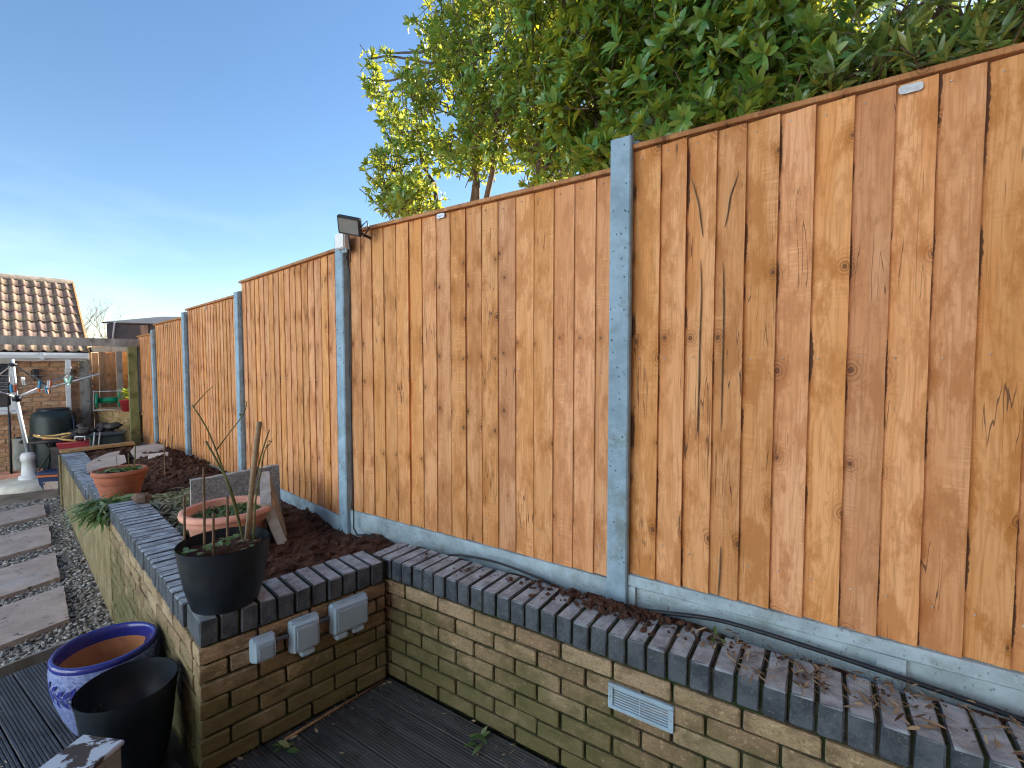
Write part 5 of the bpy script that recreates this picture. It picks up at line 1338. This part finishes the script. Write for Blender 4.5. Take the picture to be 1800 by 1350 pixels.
m = MB(); m.box(-.2, .2, -.16, .16, 0, .22, bev=.015); m.build('body', MAT['dark_green_plastic'], cr_)
m = MB(); m.box(-.215, .215, -.175, .175, .2205, .25, bev=.01); m.build('lid', MAT['dark_green_plastic'], cr_)
for x in (-.16, -.10): m = MB(); m.tube([(x, -.18, .02), (x + .03, -.19, .3)], .010, 6); m.build('handle', MAT['galvanised'], cr_)
m = MB(); pts = [(-6.95 + .23 * math.cos(a), 7.10 + .16 * math.sin(a), .56 + .02 * math.sin(a * 2)) for a in np.linspace(-.5, 5.6, 26)] + [(-6.7, 7.0, .52), (-6.5, 7.0, .5)]
m.tube(pts, .014, 8); tag(m.build('hose_loop', MAT['yellow_hose']), 'loop of yellow garden hose hanging over the dark bench', 'hose')
cs = [(random.gauss(0, .2), random.gauss(0, .16), abs(random.gauss(.05, .07))) for _ in range(60)]; v, f = lumps(cs, [random.uniform(.05, .11) for _ in cs], .6, .3)
o = inst('brushwood_pile', fast_mesh('brushwood_pile', v, f, MAT['tarp'], smooth=False), None, (-6.98, 7.75, .40)); tag(o, 'dark mound of old leaves and sacking behind the hose', 'mound')
m = MB(); m.box(-.4, .4, -.3, .3, 0, .62); tag(m.build('compost_bin', MAT['tarp'], None, (-7.0, 7.78, -.28), (0, 0, .5)), 'dark compost heap box under the mound', 'compost bin')
# hose reel on the bed wall
hr = empty('hose_reel', (-7.10, 8.30, .845), R(36)); tag(hr, 'green garden hose reel with metal frame on the brick bed wall', 'hose reel')
for x in (-.16, .14): m = MB(); m.lathe([(0, -.012), (.135, -.012), (.14, 0), (.135, .012), (0, .012)], 28); m.v = [(x + z_2, y_2, .16 + x_2) for x_2, y_2, z_2 in m.v]; m.build('reel_disc', MAT['reel_green'], hr)
m = MB(); m.tube([(-.15, 0, .16), (.13, 0, .16)], .05, 14); m.build('drum', MAT['reel_green'], hr)
m = MB(); m.tube([(-.20, -.1, 0), (-.20, -.02, .32), (.18, -.02, .32), (.18, -.1, 0), (-.20, -.1, 0)], .010, 6); m.tube([(-.2, 0, .16), (-.30, -.02, .15), (-.32, -.08, .14)], .008, 6); m.build('frame', MAT['galvanised'], hr)
m = MB(); m.tube(smooth_path([(.14, 0, .22), (.26, -.02, .20), (.34, -.05, .05), (.36, -.08, -.1)]), .013, 6); m.build('hose_tail', MAT['yellow_hose'], hr)
rp2 = pot('flower_pot', 'small red pot with dark plant on the bed wall by the green post', (-6.50, 7.98, .845), [(0, 0), (.09, 0), (.12, .17), (.13, .172), (.132, .2)], [(.125, .2), (.118, .17), (0, .16)], [MAT['red_plastic'], MAT['red_plastic']])
leaf_patch('foliage', rp2, [(random.uniform(-.08, .08), random.uniform(-.08, .08), .18 + random.uniform(0, .18)) for _ in range(40)], .09, .03, 'hedge_leaf', 5, up=.8, tint=(0, .5))
# upper bed soil behind the wall
m = MB(); m.box(-1.75, .4, .2, 1.6, 0, .52); o = m.build('upper_bed', MAT['soil'], None, (-6.02, 7.72, .2), (0, 0, math.atan2(-.49, .87))); tag(o, 'dark earth bed behind the yellowish brick wall', 'soil', kind='stuff')
# thin sapling stakes in the soil
for i, (s_, d_, h_) in enumerate(((3.4, .55, .42), (4.6, .85, .30), (5.3, .95, .36))):
    m = MB(); m.tube(smooth_path([L(s_, d_, .5), L(s_ + .02, d_, .5 + h_ * .6), L(s_ + .05, d_ + .02, .5 + h_)]), .005, 5); tag(m.build('dry_stem', MAT['twig']), ['thin dry stem in the soil behind the brick-red pot', 'thin dry stem in the dug soil near the fence', 'farthest thin dry stem in the dug soil'][i], 'stem')

# ---------------------------------------------------------------- unseen houses, added to bounce light onto the fence and shade the garden
def unseen_house(name, label, loc, rz, w, d, h, wall_mat, rise, windows):
    root = empty(name, loc, rz); tag(root, label, 'house')
    m = MB(); m.box(-w / 2, w / 2, 0, d, 0, h); m.build('wall', MAT[wall_mat], root)
    m = MB(); e = .3
    m.add([(-w / 2 - e, -e, h - .05), (w / 2 + e, -e, h - .05), (w / 2 + e, d / 2, h + rise), (-w / 2 - e, d / 2, h + rise), (w / 2 + e, d + e, h - .05), (-w / 2 - e, d + e, h - .05)], [(0, 1, 2, 3), (3, 2, 4, 5), (0, 3, 5), (1, 4, 2), (0, 5, 4, 1)]); m.build('roof', MAT['roof_tile'], root)
    for (x, z, ww, hh) in windows:
        wd = empty('window', (x, 0, z), 0, root)
        m = MB(); m.box(0, ww, -.03, -.002, 0, .07); m.box(0, ww, -.03, -.002, hh - .07, hh); m.box(0, .07, -.029, -.002, .0702, hh - .0702); m.box(ww - .07, ww, -.029, -.002, .0702, hh - .0702); m.build('frame', MAT['white_pvc'], wd)
        m = MB(); m.box(.06, ww - .06, -.012, -.003, .06, hh - .06); m.build('pane', MAT['window_glass'], wd)
    return root
simple('blue_bounce_render', (.68, .80, .90), .9, .06, 3, .3, 60)  # pale and cool so the light it throws back is bluish
unseen_house('added_bounce_house', 'unseen pale blue house added behind the photographer to bounce light onto the fence', (-7.6, -4.1, -.3), math.atan2(.75, .66) + math.pi / 2, 17.0, 7.0, 7.0, 'blue_bounce_render', 2.2, ((-5.5, 1.0, 1.6, 1.2), (3.5, 1.0, 1.6, 1.2), (-5.5, 3.7, 1.6, 1.2), (3.5, 3.7, 1.6, 1.2), (-.6, 3.7, 1.2, 1.2)))  # added reflector: its sunlit wall throws light on the shaded fence
unseen_house('unseen_brick_house', 'unseen brick house behind the photographer, placed to shade the planter end wall', (-.53, -2.25, -.3), ANG_F + math.pi, 7.75, 6.0, 5.2, 'house_brick', 2.0, ((-2.6, 1.1, 1.6, 1.2), (1.2, 3.4, 1.4, 1.1)))  # unseen; suggested by the dark end wall, set close to block its sky
unseen_house('added_shade_house', 'unseen brick house added beyond the fence to shade the far patio', (-.6, 14.6, -.3), R(8), 6.4, 5.0, 4.9, 'house_brick', 1.6, ((-1.6, 2.6, 1.2, 1.1), (1.0, 2.6, 1.2, 1.1)))  # added out of view to keep sun off the airer and patio
